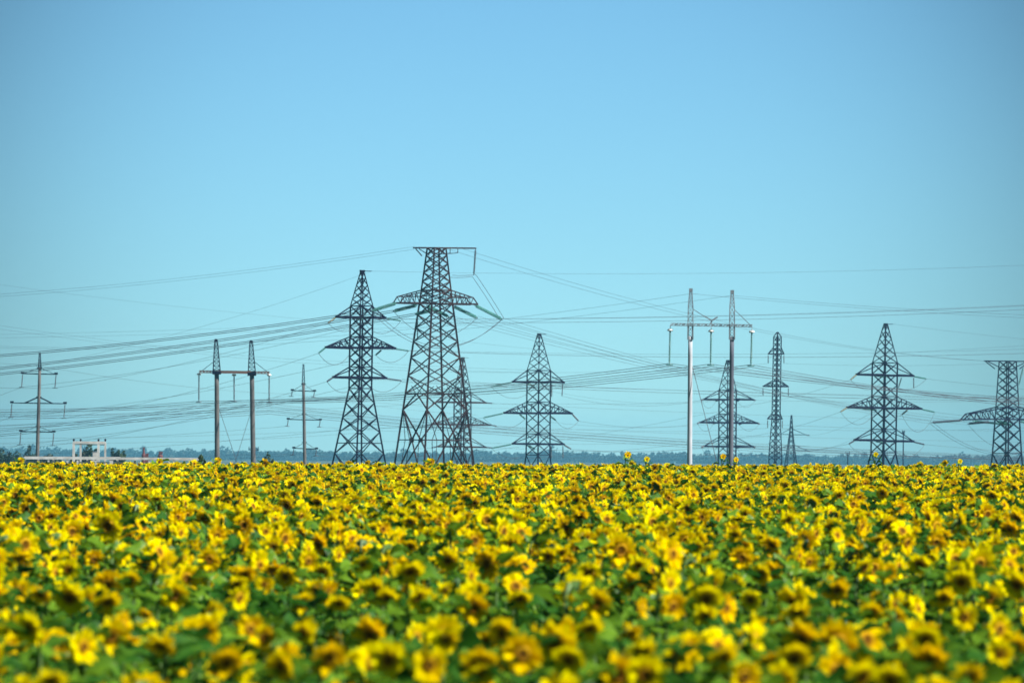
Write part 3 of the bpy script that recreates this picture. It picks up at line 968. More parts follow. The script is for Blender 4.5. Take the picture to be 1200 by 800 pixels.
# middle pylon
for lv, nm in ((1, 'top'), (2, 'middle'), (3, 'lowest')):
    wire('%s tier wire from the alone middle pylon left insulator to the left' % nm, ['D%dL' % lv, (415, (464, 502, 537)[lv - 1], 1450), (X0, (505, 540, 556)[lv - 1], 1600)], [3, 6], 0.045)
    wire('%s tier wire from the alone middle pylon to the half hidden pylon left arm' % nm, ['D%dR' % lv, 'E%dL' % lv], (9, 6, 4)[lv - 1], 0.045)
    wire('%s tier wire from the alone middle pylon far side to the half hidden pylon' % nm, ['D%dm' % lv, 'E%dm' % lv], (9, 7, 4)[lv - 1], 0.035)
    wire('%s tier wire from the half hidden pylon right arm past the right edge' % nm, ['E%dR' % lv, (X1, (462, 502, 538)[lv - 1], 1800)], 5, 0.045)
    wire('%s tier wire from the smaller hidden pylon to the right past the portal' % nm, [(577, (472.5, 499, 524.5)[lv - 1], 1702), (X1, (497, 519, 537)[lv - 1], 1900)], 4, 0.045)
    wire('%s tier wire from the smaller hidden pylon to the left edge' % nm, [(506, (472.5, 498.5, 524.5)[lv - 1], 1698), (X0, (484, 511, 532)[lv - 1], 1800)], 7, 0.045)
    wire('%s tier wire from the concrete pole left arm to the left edge' % nm, ['K%dL' % lv, (X0, (492, 522, 548)[lv - 1], 1400)], 5, 0.035)
    wire('%s tier wire from the concrete pole right arm to the right behind the anchor pylon' % nm, ['K%dR' % lv, (640, (478, 505, 536)[lv - 1], 1600)], 4, 0.035)
    wire('%s tier wire from the large right pylon left arm sinking to the left' % nm, ['H%dL' % lv, (880, (474, 511, 533)[lv - 1], 1600), (560, (530, 540, 546)[lv - 1], 1900)], [3, 3], 0.045)
    wire('%s tier wire from the large right pylon right arm past the right edge' % nm, ['H%dR' % lv, (X1, (466, 506, 535)[lv - 1], 1400)], 3, 0.042)
wire('wire from the large right pylon body down to the smallest pylon upper arm', ['H2m', 'G1R'], 5, 0.045)
wire('wire from the large right pylon body down to the smallest pylon lower arm', ['H2n', 'G2R'], 6, 0.045)
wire('faint ground wire from the large right pylon peak past the right edge', ['Htop', (X1, 409, 1400)], 3, 0.03)
wire('thin rising line above the large right pylon arms past the right edge', [(1020, 415, 1700), (X1, 394, 1700)], 1, 0.04)
for lv, y in ((407, 1), (446, 2), (484, 3)):
    nm = ('', 'top', 'middle', 'lowest')[y]
    wire('%s tier wire hanging from the slim pylon left arms, far to the left' % nm, ['F%dL' % lv, (700, (436, 473, 503)[y - 1], 1500), (420, (432, 468, 497)[y - 1], 1500)], [3, 2], 0.036)
    wire('%s tier wire hanging from the slim pylon right arms past the right edge' % nm, ['F%dR' % lv, (X1, (412, 452, 489)[y - 1], 1500)], 8, 0.036)
wire('upper wire from the smallest pylon left arm to the left', ['G1L', (700, 520, 2500), (420, 516, 2500)], [2, 1], 0.06)
wire('lower wire from the smallest pylon left arm to the left', ['G2L', (700, 536, 2500), (420, 533, 2500)], [2, 1], 0.06)
wire('low wire close above the treeline from the left edge behind the white gantry', [(X0, 521, 1700), (240, 517, 1700), (420, 507, 1700)], [1, 1], 0.045)
wire('lowest strong line near the field edge at the right', [(900, 521, 1700), (1090, 533, 1700), (X1, 541, 1700)], [1, 1], 0.06, 0.9)
ENDS.clear()

# ------------------------------------------------------------------ white structures at the left
d = 700
zg = gz(d)
b = W(130, 545, d); b.z = zg
t = empty('pipe_rack', b, 'long low white rail on short posts along the field edge at the left', 'pipe rack')
mb = MB()
L = W(28, 536.4, d); Rr = W(233, 537.6, d)
mb.bar(L, Rr, 0.30)
mb.bar(L - Vector((0, 0, .5)) + Vector((0, .4, 0)), L.lerp(Rr, 0.62) - Vector((0, 0, .5)) + Vector((0, .4, 0)), 0.16)
mb.bar(L + Vector((0, .8, .1)), L.lerp(Rr, .55) + Vector((0, .8, .1)), 0.2)
mb.build('rail', M_WHITE, t, origin=b)
for px in (29, 57, 62, 74, 79, 91, 102, 107.5, 112, 129.5, 131.5, 137, 158, 175, 198.5, 203.5, 216, 232.5):
    mb = MB()
    q = W(px, 537.5, d)
    mb.box((q.x, q.y + random.choice((0, .4)), (q.z + zg) / 2), (0.22, 0.22, q.z - zg))
    mb.build('post', M_WHITE, t, origin=b)
b = W(104, 545, d + 25); b.z = zg
t = empty('steel_gantry', b, 'white gantry frame of four posts and a top beam above the low white rail', 'gantry')
d2 = d + 25
mb = MB()
L = W(86, 518.2, d2); Rr = W(123.6, 518.6, d2)
mb.bar(L, Rr, 0.32)
mb.bar(L + Vector((0, 0, -.25)), Rr + Vector((0, 0, -.25)), 0.12)
mb.build('top_beam', M_WHITE, t, origin=b)
for px, w in ((86.5, .3), (94.5, .24), (115.4, .3), (123.4, .24)):
    mb = MB()
    q = W(px, 518, d2)
    mb.box((q.x, q.y, (q.z + zg) / 2), (w, w, q.z - zg))
    p = mb.build('post', M_WHITE, t, origin=b)
    mb = MB()
    mb.tube([q + Vector((0, 0, z)) for z in (0.1, .25, .3, .42)], [.1, .1, .16, .1], 8)
    mb.build('finial', M_STEEL, p, origin=b)
b = W(111.2, 545, d2 + 6); b.z = zg
t = empty('switch_cabinet', b, 'small white cabinet between the gantry posts', 'cabinet')
q = W(111.2, 529.4, d2 + 6)
mb = MB(); mb.box((b.x, b.y, (q.z + zg) / 2), (.62, .6, q.z - zg)); mb.build('body', M_WHITE, t, origin=b)
mb = MB(); mb.box((b.x, b.y - .33, (q.z - .4)), (.5, .04, .6)); mb.build('door', M_WHITE, t, origin=b)
mb = MB(); mb.box((b.x, b.y, q.z + .03), (.72, .72, .06)); mb.build('roof', M_GALV, t, origin=b)
# the two dark red shapes
d3 = 1300
b = W(168.3, 545, d3); b.z = gz(d3)
t = empty('brick_chimney', b, 'dark red tapering brick chimney above the white rail', 'chimney')
s = d3 / F
mb = MB()
z1 = W(168, 533.5, d3).z; z2 = W(168, 531, d3).z; z3 = W(168, 525.6, d3).z
mb.tube([Vector((b.x, b.y, z)) for z in (b.z, z1, z2, z3)], [2.6 * s, 2.6 * s, 1.5 * s, 0.9 * s], 8)
mb.build('shaft', M_BRICK, t, origin=b)
mb = MB(); mb.box((b.x, b.y, z3 + .1), (2.2 * s, 2.2 * s, .45)); mb.build('cap', M_BRICK, t, origin=b)
mb = MB(); mb.box((b.x + 4 * s, b.y, (b.z + z2) / 2), (3 * s, 3 * s, z2 - b.z)); mb.build('side_block', M_BRICK, t, origin=b)
b = W(187.8, 545, d3 + 30); b.z = gz(d3)
t = empty('brick_chimney', b, 'squat dark red brick stack right of the tapering one', 'chimney')
mb = MB()
z1 = W(188, 534, d3).z; z2 = W(188, 530.6, d3).z
mb.tube([Vector((b.x, b.y, z)) for z in (b.z, z1, z1 + .3, z2)], [3.4 * s, 3.2 * s, 2.0 * s, 1.9 * s], 8)
mb.build('shaft', M_BRICK, t, origin=b)
mb = MB(); mb.box((b.x + .5 * s, b.y, z2 + .1), (4.6 * s, 4 * s, .5)); mb.build('cap', M_BRICK, t, origin=b)


# ------------------------------------------------------------------ far wood and nearer trees
def leaf_cloud(mb, c, rad, n, size, seed):
    r_ = np.random.default_rng(seed)
    lobes = [(c + Vector((r_.normal() * rad[0] * .5, r_.normal() * rad[1] * .5, r_.normal() * rad[2] * .4)), 0.35 + r_.random() * .35) for _ in range(8)]
    for _ in range(n):
        lc, lr = lobes[r_.integers(8)]
        v = Vector(r_.normal(size=3)).normalized() * (0.55 + .5 * r_.random())
        p = lc + Vector((v.x * rad[0] * lr, v.y * rad[1] * lr, v.z * rad[2] * lr))
        a = Vector(r_.normal(size=3)).normalized(); b_ = a.orthogonal().normalized()
        c_ = a.cross(b_)
        s1 = size * (.6 + .8 * r_.random())
        mb.add([p - b_ * s1 - c_ * s1 * .6, p + b_ * s1 - c_ * s1 * .5, p + b_ * s1 * .8 + c_ * s1 * .6, p - b_ * s1 * .7 + c_ * s1 * .7], [(0, 1, 2, 3)])


D_WOOD = 8500
mb = MB()
sW = D_WOOD / F
r_ = np.random.default_rng(3)
px = -220.0
while px < 1420:
    bump = 1.0 + 0.25 * math.sin(px * .021 + 1) + 0.2 * math.sin(px * .057) + .15 * math.sin(px * .13)
    big = 1.2 if (196 < px < 206 or 214 < px < 232 or 780 < px < 790 or 640 < px < 655) else 1.0
    H = (9.4 + 3.0 * bump + r_.normal() * .6) * big
    dd = D_WOOD + r_.random() * 500
    q = W(px, 540, dd)
    wd = H * (.6 + .3 * r_.random())
    leaf_cloud(mb, Vector((q.x, dd, gz(dd) + H * .47)), (wd, wd, H * .66), 220, 1.7, int(px * 10) + 5000)
    px += 2.2 + r_.random() * 3
far = mb.build('far_wood', M_TREE)
tag(far, 'long far-off blue-green wood lying along the whole horizon', 'wood', None, 'stuff')


def tree(px, top, hw, d, label, seed, name='broadleaf_tree', trunk_f=0.3, n=420, leaf=None):
    s = d / F
    b = W(px, 545, d); b.z = gz(d)
    tz = W(px, top, d).z
    H = tz - b.z
    root = empty(name, b, label, 'tree' if 'tree' in name else 'bush', 'trees and bushes beyond the field')
    r_ = np.random.default_rng(seed)
    mb = MB()
    mb.tube([b + Vector((math.sin(t * 3 + seed) * .12 * H * .3, 0, H * t)) for t in (0, .25, .5, .75)], [.045 * H, .035 * H, .024 * H, .01 * H], 8)
    for k in range(6):
        an = r_.random() * 6.28
        z0 = H * (.3 + .06 * k)
        mb.tube([b + Vector((0, 0, z0)), b + Vector((math.cos(an) * hw * s * .5, math.sin(an) * hw * s * .5, z0 + H * .14)), b + Vector((math.cos(an) * hw * s * .8, math.sin(an) * hw * s * .8, z0 + H * .25))], [.02 * H, .014 * H, .005 * H], 6)
    mb.build('trunk', M_BARK, root, origin=b)
    mb = MB()
    leaf_cloud(mb, b + Vector((0, 0, H * .6)), (hw * s, hw * s, H * .42), n, leaf or 0.32, seed)
    mb.build('crown', M_TREE, root, origin=b)


tree(-3, 527, 9, 1500, 'dark tree cut by the left picture edge', 11)
tree(5, 529.5, 7, 1560, 'dark round tree just inside the left edge', 12)
tree(15, 534, 7, 1520, 'low dark tree beside the short pole at the left edge', 13)
tree(31, 527.5, 6, 1600, 'dark tree left of the concrete pole near the left edge', 14)
tree(38, 531, 5, 1640, 'low dark tree touching the left side of the left concrete pole', 15)
tree(55, 532.5, 8, 1700, 'low dark tree right of the left concrete pole', 16)
tree(66, 532, 6, 1720, 'low dark tree left of the white gantry', 17)
tree(87, 529, 5, 1250, 'dark bushy tree behind the left gantry post', 18)
tree(103, 524, 7, 1250, 'dense dark tree seen inside the white gantry', 19)
tree(113, 526, 4, 1300, 'dark tree behind the small white cabinet', 20)
tree(134, 527.5, 3, 1400, 'thin dark tree right of the white gantry', 21)
tree(140, 531, 4, 1400, 'low dark tree between gantry and brick chimney', 22)
tree(318, 533.5, 6, 900, 'dark green bush between the brownish portal and the concrete pole', 23, 'round_bush', leaf=.22)
tree(238, 541, 4, 420, 'low green bush at the right end of the white rail', 24, 'round_bush', leaf=.16)

# ------------------------------------------------------------------ sunflowers
HEAD_Z = 1.58                   # the height of a middling flower head above its soil


def petal(mb, an, r0, L, wd, lift, curl, mats, rr):
    """one ray petal in the plane of the head (normal +Z), lifted and curled"""
    ca, sa = math.cos(an), math.sin(an)
    tw = rr.normal() * 0.35
    prof = [(0.0, .35), (.35, .95), (.7, .85), (1.0, .08)]
    vs = []
    at = []
    for t, w in prof:
        rad = r0 + L * t * math.cos(lift * .5 + curl * t * .6)
        z = L * (t * math.sin(lift) + curl * t * t)
        ww = wd * w * .5
        for sgn in (-1, 1):
            x = rad; y = sgn * ww * math.cos(tw); zz = z + sgn * ww * math.sin(tw)
            vs.append((x * ca - y * sa, x * sa + y * ca, zz)); at.append(t)
    mb.add(vs, [(0, 2, 3, 1), (2, 4, 5, 3), (4, 6, 7, 5)], mats, at)


def head_parts(seed, size=1.0, droop=0.0):
    rr = np.random.default_rng(seed)
    rd = (0.042 + rr.random() * .018) * size
    pet, dsc, brc = MB(), MB(), MB()
    n1 = 19 + rr.integers(6)
    for ring, (nn, ln, lf) in enumerate(((n1, .088, .12), (n1 - 2, .078, .42))):
        for i in range(nn):
            if rr.random() < .05: continue
            an = 2 * math.pi * (i + .5 * ring + rr.normal() * .2) / nn
            petal(pet, an, rd * .88, (ln + .008) * size * (.8 + .4 * rr.random()), .054 * size * (.8 + .4 * rr.random()),
                  lf + rr.normal() * .22 - droop, rr.normal() * .22 - .05, 0, rr)
    rings = [(0, .012), (.3, .014), (.55, .016), (.8, .022), (1.0, .008)]
    vs = [(0, 0, rings[0][1] * size)]; at = [0.0]; fs = []
    K = 16
    for f, z in rings[1:]:
        for k in range(K):
            a = 2 * math.pi * k / K
            vs.append((math.cos(a) * rd * f * 1.03, math.sin(a) * rd * f * 1.03, z * size + rr.normal() * .0015)); at.append(f)
    for k in range(K): fs.append((0, 1 + k, 1 + (k + 1) % K))
    for q in range(3):
        for k in range(K):
            fs.append((1 + q * K + k, 1 + (q + 1) * K + k, 1 + (q + 1) * K + (k + 1) % K, 1 + q * K + (k + 1) % K))
    dsc.add(vs, fs, 0, at)
    # green back and its pointed bracts
    vs = []; fs = []
    for f, z in ((1.02, .004), (.85, -.022), (.3, -.038)):
        for k in range(10):
            a = 2 * math.pi * k / 10
            vs.append((math.cos(a) * rd * f, math.sin(a) * rd * f, z * size))
    for q in range(2):
        for k in range(10):
            fs.append((q * 10 + k, (q + 1) * 10 + k, (q + 1) * 10 + (k + 1) % 10, q * 10 + (k + 1) % 10))
    fs.append(tuple(20 + k for k in range(10)))
    brc.add(vs, fs)
    for i in range(16):
        a = 2 * math.pi * (i + rr.normal() * .2) / 16
        ca, sa = math.cos(a), math.sin(a)
        r1 = rd * .8; r2 = rd * (1.35 + rr.random() * .4); w = .018 * size
        p = []
        for r_, wv, z in ((r1, w, -.02), ((r1 + r2) / 2, w * .9, -.012 + rr.normal() * .006), (r2, .002, rr.normal() * .018)):
            for sg in (-1, 1):
                p.append((r_ * ca - sg * wv * sa, r_ * sa + sg * wv * ca, z * size))
        brc.add(p, [(0, 2, 3, 1), (2, 4, 5, 3)])
    return pet, dsc, brc


def leaf_blade(mb, base, az, L, wd, rise, droop, rr):
    """a heart-shaped toothed sunflower leaf on a short stalk"""
    d = Vector((math.cos(az), math.sin(az), 0)); sdv = Vector((-d.y, d.x, 0))
    st = .35 * L
    p1 = base + d * st + Vector((0, 0, st * rise))
    mb.tube([base, p1], [.006, .005], 4)
    rowsw = [(0.0, .30), (.12, .86), (.32, 1.0), (.55, .78), (.8, .38), (1.0, .03)]
    vs = []
    roll = rr.normal() * .35
    for i, (t, w) in enumerate(rowsw):
        c = p1 + d * (L * t * math.cos(droop * t * .8)) + Vector((0, 0, L * (rise * .6 * t - droop * t * t)))
        wob = rr.normal() * .04
        for sg in (-1, -.5, 0, .5, 1):
            z = abs(sg) * wd * w * .16 + wob * abs(sg) * .4 + sg * roll * wd * w * .5 + (rr.normal() * .012 if abs(sg) == 1 else 0)
            back = -.08 * L * abs(sg) if i == 0 else 0
            vs.append(c + sdv * (sg * wd * w * .5) + d * back + Vector((0, 0, z)))
    fs = []
    for i in range(5):
        for k in range(4):
            a = i * 5 + k
            fs.append((a, a + 1, a + 6, a + 5))
    mb.add(vs, fs)


def plant_parts(seed, yaw, nod, size=1.0, leafy=1.0):
    """stem, leaves and head of one plant of unit height; the head looks along -Y turned by yaw, nodding by nod"""
    rr = np.random.default_rng(seed)
    st, lf = MB(), MB()
    face = Vector((math.sin(yaw) * math.cos(nod), -math.cos(yaw) * math.cos(nod), -math.sin(nod)))
    hc = Vector((0, 0, HEAD_Z))
    neck = hc - face * .045 * size
    top = Vector((-face.x * .10, -face.y * .10, HEAD_Z + .03 - .10 * math.cos(nod)))
    bend = [Vector((0.02 * rr.normal(), .02 * rr.normal(), 0)), Vector((-face.x * .05 + rr.normal() * .02, -face.y * .05, .7)),
            Vector((-face.x * .11, -face.y * .11, HEAD_Z - .28)), top + Vector((0, 0, .0)), neck]
    st.tube(bend, [.016, .015, .013, .012, .02], 6)
    n = int(14 * leafy)
    for i in range(n):
        f = (i + .5) / n
        z = .45 + (HEAD_Z - .06 - .45) * f ** .75
        az = i * 2.4 + rr.normal() * .3
        L = (.30 - .105 * f ** 2) * (.85 + .3 * rr.random())
        b = Vector((-face.x * .1 * z / HEAD_Z, -face.y * .1 * z / HEAD_Z, z))
        leaf_blade(lf, b, az, L, L * .85, .33 + .58 * f + rr.normal() * .24, .45 + rr.random() * .5 - .2 * f, rr)
    pet, dsc, brc = head_parts(seed + 900, size, droop=max(0, rr.normal() * .12))
    rot = face.to_track_quat('Z', 'Y').to_matrix()
    spin = Matrix.Rotation(rr.random() * 6.28, 3, 'Z')
    M3 = rot @ spin
    for mb in (pet, dsc, brc):
        mb.v = [tuple(M3 @ Vector(p) + hc) for p in mb.v]
    return dict(stem=st, leaves=lf, petals=pet, seed_disc=dsc, flower_head=brc)


PM = dict(stem=M_STEM, leaves=M_LEAF, petals=M_PETAL, seed_disc=M_DISC, flower_head=M_BRACT)
ORDER = ['stem', 'leaves', 'petals', 'seed_disc', 'flower_head']
NV = 26
VAR = []
MESH = []
mass_col = bpy.data.collections.new('sunflower kinds')          # the plants the far field repeats; not linked to the scene
for k in range(NV):
    rr = np.random.default_rng(100 + k)
    nod = R(float(np.clip(rr.normal(21, 23), -20, 70)))
    size = (.78 + .28 * rr.random()) * (.72 if k % 9 == 4 else 1.0)
    VAR.append((nod, size))
    parts = plant_parts(200 + k, 0.0, nod, size)
    me = {}
    for q in ORDER:
        me[q] = parts[q].mesh(q, PM[q], smooth=q in ('stem', 'seed_disc', 'leaves'), attr='rad')
    MESH.append(me)
    al = MB()
    for i, q in enumerate(ORDER):
        b_ = parts[q]
        al.add(b_.v, b_.f, i, b_.at)
    o = bpy.data.objects.new('field_sunflower', al.mesh('field_sunflower', [PM[q] for q in ORDER], attr='rad'))
    mass_col.objects.link(o)


def height_noise(x, y):
    return .07 * math.sin(x * .31 + y * .17) + .06 * math.sin(x * .9 - y * .23 + 1.3) + .05 * math.sin(y * .41 + x * .05)


# the heads the photograph lets one tell apart: column, row, width in its pixels, turn (right +), nod
HEROES = [
    (82, 700, 42, -10, 20), (97, 757, 46, 45, 8), (153, 678, 24, -15, 15), (130, 745, 34, 40, 20), (205, 697, 34, 25, 20), (188, 755, 46, -20, 55),
    (238, 740, 40, 20, 25), (35, 735, 42, -40, 20), (80, 667, 24, 0, 10), (110, 655, 22, 10, 10), (245, 655, 24, 5, 5), (280, 700, 32, 50, 10), (60, 796, 44, 10, 50),
    (335, 675, 28, -20, 15), (361, 657, 26, 25, 10), (310, 684, 22, 0, 0), (355, 705, 28, 30, 30), (397, 706, 34, -5, 50), (455, 700, 34, -25, 40), (545, 700, 38, 40, 25),
    (385, 770, 48, 35, 30), (456, 773, 52, -15, 10), (502, 778, 52, 25, 12), (522, 748, 40, 10, 35), (425, 660, 28, 10, 40), (590, 742, 32, -45, 10), (525, 656, 26, 0, 20),
    (643, 652, 24, -15, 10), (664, 656, 24, 25, 25), (612, 766, 46, 10, 5), (690, 735, 44, 30, 45), (699, 706, 34, 20, 20), (738, 741, 32, 45, 50), (752, 760, 38, 15, 60),
    (752, 712, 24, 70, 10), (788, 710, 28, 30, 10), (740, 684, 28, 0, 20), (869, 653, 28, 0, 5), (892, 672, 28, -30, 25), (826, 720, 36, 25, 35), (846, 768, 48, 40, 45),
    (805, 758, 36, 60, 20), (725, 790, 42, 30, 20), (756, 790, 36, 0, 10), (872, 792, 40, 20, 15), (880, 702, 28, -20, 10), (609, 700, 36, 20, 50), (667, 772, 30, -25, 30),
    (905, 670, 30, -30, 20), (948, 658, 22, 20, 10), (968, 663, 26, 50, 45), (1012, 664, 32, 50, 30), (980, 690, 38, 25, 40), (1078, 660, 34, -20, 35), (1040, 671, 26, 20, 20),
    (1022, 716, 30, -20, 15), (934, 716, 36, 10, 58), (940, 748, 34, -20, 20), (930, 770, 46, 15, 30), (905, 777, 40, 5, 40), (1055, 755, 36, 40, 50), (1085, 748, 26, -10, 30),
    (1090, 771, 32, -20, 40), (1062, 775, 28, 40, 20), (1105, 700, 36, 20, 40), (1130, 722, 30, 15, 15), (1170, 737, 34, 40, 10), (1172, 765, 26, 0, 5), (1192, 685, 30, -20, 20),
    (1136, 791, 44, 10, 35), (1010, 792, 42, 35, 30), (912, 796, 46, 10, 20), (555, 712, 30, 20, 20), (20, 690, 26, 25, 15), (265, 775, 36, 20, 30), (320, 640, 20, 0, 10),
    (480, 640, 20, 10, 30), (815, 640, 22, 0, 20), (1160, 700, 26, 30, 20), (1045, 796, 36, -30, 30), (1190, 756, 30, -10, 15), (560, 790, 40, 30, 40), (330, 780, 34, -40, 30),
]
CREST = [  # heads standing clear above the far edge
    (735.5, 533, 10, 35, 0, 'tall sunflower standing highest above the field edge, between the alone pylon and pale portal'),
    (758, 538, 8, 25, 0, 'lone sunflower over the field edge just right of the highest one'),
    (847.3, 534.8, 8, 25, 0, 'sunflower over the field edge in front of the half hidden pylon'),
    (862.5, 538.8, 8, 40, 0, 'sunflower leaning over the field edge right of the pale portal right post'),
    (1026.3, 532.3, 6.5, 15, 0, 'small sunflower on a tall stem before the large right pylon'),
    (1107, 542, 8, 0, 25, 'dark drooping sunflower on the field edge between the two right pylons'),
    (1125, 540.5, 7, 30, 0, 'upright small sunflower on the field edge left of the flat-topped right pylon'),
    (255, 540, 10, 30, 5, 'sunflower at the foot of the brownish portal left post'),
    (24.5, 539.5, 9, 20, 5, 'sunflower on the field edge left of the left concrete pole'),
    (187, 541, 10, 5, 0, 'sunflower on the field edge under the squat dark red stack'),
    (505.5, 540.8, 9, 20, 5, 'sunflower on the field edge under the broad pylon inner legs'),
]
pl = []          # every plant: x, y, ground z, yaw, variant, scale
taken = []


def nearest_var(nod, want):
    best = sorted(range(NV), key=lambda i: abs(VAR[i][0] - nod) + random.random() * .08)
    return best[0]


for (px, py, wpx, yaw, nod) in HEROES:
    # how far the plant stands: where the line of sight meets the level of the flower heads
    hn = random.uniform(-.03, .08)
    lo, hi = 18.0, 190.0
    for _ in range(50):
        d = (lo + hi) / 2
        if W(px, py, d).z > gz(d, W(px, py, d).x) + HEAD_Z + hn: lo = d
        else: hi = d
    wp = W(px, py, d)
    k = nearest_var(R(nod), wpx)
    head_h = wp.z - gz(d, wp.x)
    sc = min(1.35, max(.8, (wpx * d / F) / (.29 * VAR[k][1])))
    taken.append((px, py, wpx, d))
    pl.append((wp.x, d, gz(d, wp.x) + head_h - HEAD_Z * sc, R(yaw), k, sc, 1))
for (px, py, wpx, yaw, nod, lab) in CREST:
    d = 196.0
    wp = W(px, py, d)
    k = nearest_var(R(nod), wpx)
    sc = (wpx * d / F) / (.29 * VAR[k][1])
    pl.append((wp.x, d, wp.z - HEAD_Z * sc, R(yaw), k, sc, lab))

STEP = 0.68
field = []
y = 21.0
while y < 232:
    half = .094 * y + 2.5
    nx_ = int(2 * half / STEP)
    for i in range(nx_):
        x = -half + STEP * i + float(rng.normal()) * .17
        yy = y + float(rng.normal()) * .17
        z = gz(yy, x)
        hgt = float(np.clip(1 + rng.normal() * .075 + height_noise(x, yy) * .5 / HEAD_Z,   .78, 1.115))
        if rng.random() < .035: hgt *= 1.07
        if yy < 40: hgt = min(hgt, 1.0)          # the nearest rows stand no taller than their neighbours
        yaw = R(float(np.clip(rng.normal(38, 48), -150, 175)))
        k = int(rng.integers(NV))
        hz_ = z + HEAD_Z * hgt
        # keep the nearer plants from standing in front of the heads placed above
        if yy < 75:
            hx, hy = PX((x, yy, hz_))
            bad = False
            for (tx, ty, tw_, td) in taken:
                if yy < td + .6 and abs(hx - tx) < tw_ * .65 + 9 and hy < ty + tw_ * .85 + 7:
                    bad = True; break
            if bad: continue
        field.append((x, yy, z, yaw, k, hgt, 0))
    y += STEP

# the nearest plants in view are plants of their own, the rest of the field is one mass
single = [p for p in pl]
cand = []
for i, p in enumerate(field):
    hx, hy = PX((p[0], p[1], p[2] + HEAD_Z * p[5]))
    if -25 < hx < 1225 and 545 < hy < 822:
        cand.append((p[1], i))
cand.sort()
N_SINGLE = 300 - len(single)
chosen = set(i for _, i in cand[:N_SINGLE])
for i in chosen: single.append(field[i])
mass = [p for i, p in enumerate(field) if i not in chosen]

# labels: which way it looks, which row band, under which thing on the skyline
MARKS = [(0, 75, 'left concrete pole'), (75, 150, 'white gantry'), (150, 225, 'dark red chimneys'), (225, 325, 'brownish portal'), (325, 380, 'small concrete pole'),
         (380, 455, 'anchor pylon'), (455, 525, 'broad pylon'), (525, 585, 'smaller partly hidden pylon'), (585, 690, 'alone pylon'), (690, 780, 'highest field-edge sunflower'),
         (780, 832, 'portal left post'), (832, 880, 'portal right post'), (880, 960, 'slim pylon'), (960, 1080, 'large right pylon'), (1080, 1145, 'drooping edge sunflower'), (1145, 1300, 'right edge pylon')]
BANDS = [(0, 600, 'far'), (600, 640, 'middle'), (640, 670, 'fifth nearest'), (670, 700, 'fourth nearest'), (700, 735, 'third nearest'), (735, 770, 'second nearest'), (770, 2000, 'nearest')]
cells = {}
info = []
for p in single:
    hx, hy = PX((p[0], p[1], p[2] + HEAD_Z * p[5]))
    if isinstance(p[6], str):
        info.append((p, p[6])); continue
    mk = next((m_[2] for m_ in MARKS if m_[0] <= hx < m_[1]), MARKS[0][2] if hx < 0 else MARKS[-1][2])
    bd = next(b_[2] for b_ in BANDS if b_[0] <= hy < b_[1])
    yw = math.degrees(p[3])
    lk = 'facing the viewer' if abs(yw) < 22 else ('turned right' if 0 < yw < 100 else 'turned left' if -100 < yw < 0 else 'showing its green back')
    if lk == 'facing the viewer' and VAR[p[4]][0] > R(33): lk = 'nodding forward'
    key = (lk, bd, mk)
    cells.setdefault(key, []).append((hx, len(info)))
    info.append((p, key))
ORD = ['leftmost', 'second from left', 'third from left', 'fourth from left', 'fifth from left', 'sixth from left', 'seventh from left', 'eighth from left']
lab = {}
for key, lst in cells.items():
    lst.sort()
    for j, (hx, ii) in enumerate(lst):
        t_ = 'sunflower %s, %s rows, below %s' % key
        if len(lst) > 1: t_ += ', ' + (ORD[j] if j < len(ORD) else 'number %d from left' % (j + 1))
        lab[ii] = t_
for ii, (p, key) in enumerate(info):
    x, yy, z, yaw, k, sc, _ = p
    root = bpy.data.objects.new('sunflower', None)
    root.empty_display_size = .2
    root.location = (x, yy, z); root.rotation_euler = (0, 0, yaw); root.scale = (sc, sc, sc)
    COL.objects.link(root)
    tag(root, key if isinstance(key, str) else lab[ii], 'sunflower', 'sunflowers of the field')
    hd = None
    for q in ('stem', 'leaves', 'flower_head', 'petals', 'seed_disc'):
        o = bpy.data.objects.new(q, MESH[k][q])
        COL.objects.link(o)
        o.parent = hd if q in ('petals', 'seed_disc') else root
        if q == 'flower_head': hd = o

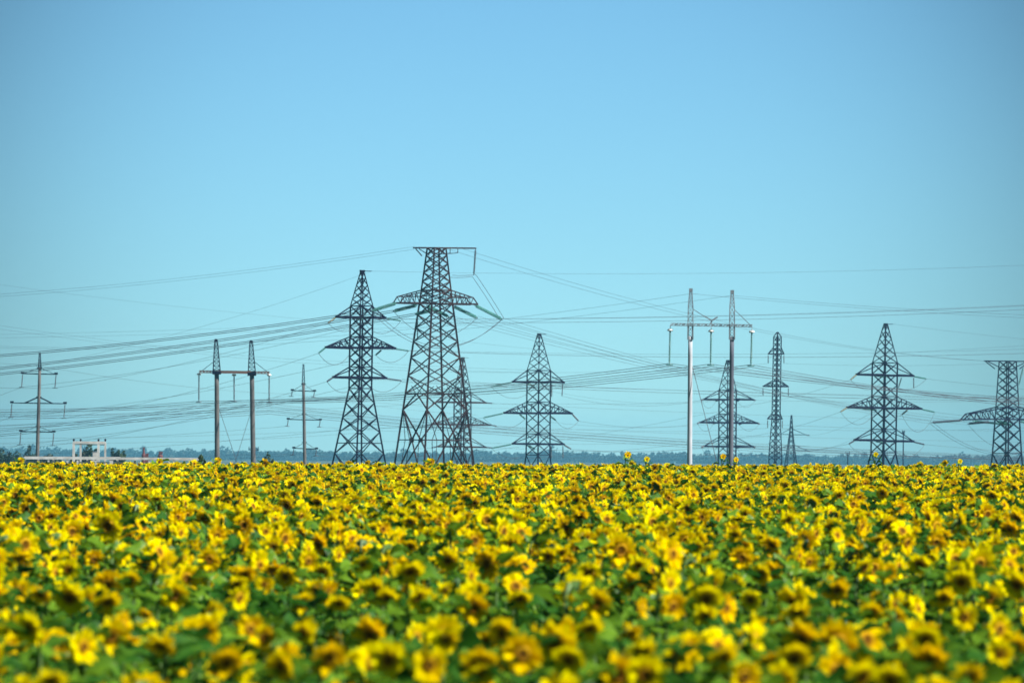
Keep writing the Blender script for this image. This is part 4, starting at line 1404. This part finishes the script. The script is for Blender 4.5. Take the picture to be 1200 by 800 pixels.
# the rest of the field: thousands of plants as one object
me = bpy.data.meshes.new('sunflower_field')
me.from_pydata([(p[0], p[1], p[2]) for p in mass], [], [])
for nm, typ, vals in (('yaw', 'FLOAT', [p[3] for p in mass]), ('scl', 'FLOAT', [p[5] for p in mass]), ('kind_of', 'INT', [p[4] for p in mass]),
                      ('tilt', 'FLOAT', [float(v) for v in rng.normal(0, .06, len(mass))])):
    a = me.attributes.new(nm, typ, 'POINT')
    a.data.foreach_set('value', vals)
fo = bpy.data.objects.new('sunflower_field', me)
COL.objects.link(fo)
tag(fo, 'dense field of yellow sunflowers stretching back to its far edge', 'sunflower field', None, 'stuff')
ng = bpy.data.node_groups.new('plant_out', 'GeometryNodeTree')
ng.interface.new_socket('Geometry', in_out='INPUT', socket_type='NodeSocketGeometry')
ng.interface.new_socket('Geometry', in_out='OUTPUT', socket_type='NodeSocketGeometry')
N = ng.nodes; Lk = ng.links
gi = N.new('NodeGroupInput'); go = N.new('NodeGroupOutput')
ci = N.new('GeometryNodeCollectionInfo'); ci.inputs[0].default_value = mass_col
ci.inputs['Separate Children'].default_value = True; ci.inputs['Reset Children'].default_value = True
ip = N.new('GeometryNodeInstanceOnPoints'); ip.inputs['Pick Instance'].default_value = True


def named(nm, typ):
    q = N.new('GeometryNodeInputNamedAttribute'); q.data_type = typ; q.inputs[0].default_value = nm
    return q.outputs[0]


cx = N.new('ShaderNodeCombineXYZ')
Lk.new(named('tilt', 'FLOAT'), cx.inputs[0]); Lk.new(named('yaw', 'FLOAT'), cx.inputs[2])
er = N.new('FunctionNodeEulerToRotation')
Lk.new(cx.outputs[0], er.inputs[0])
Lk.new(gi.outputs[0], ip.inputs['Points']); Lk.new(ci.outputs[0], ip.inputs['Instance'])
Lk.new(named('kind_of', 'INT'), ip.inputs['Instance Index']); Lk.new(er.outputs[0], ip.inputs['Rotation'])
Lk.new(named('scl', 'FLOAT'), ip.inputs['Scale'])
Lk.new(ip.outputs[0], go.inputs[0])
md = fo.modifiers.new('plant_out', 'NODES'); md.node_group = ng
print('plants', len(field), 'single', len(single), 'mass', len(mass), 'dup labels', len(lab) - len(set(lab.values())))
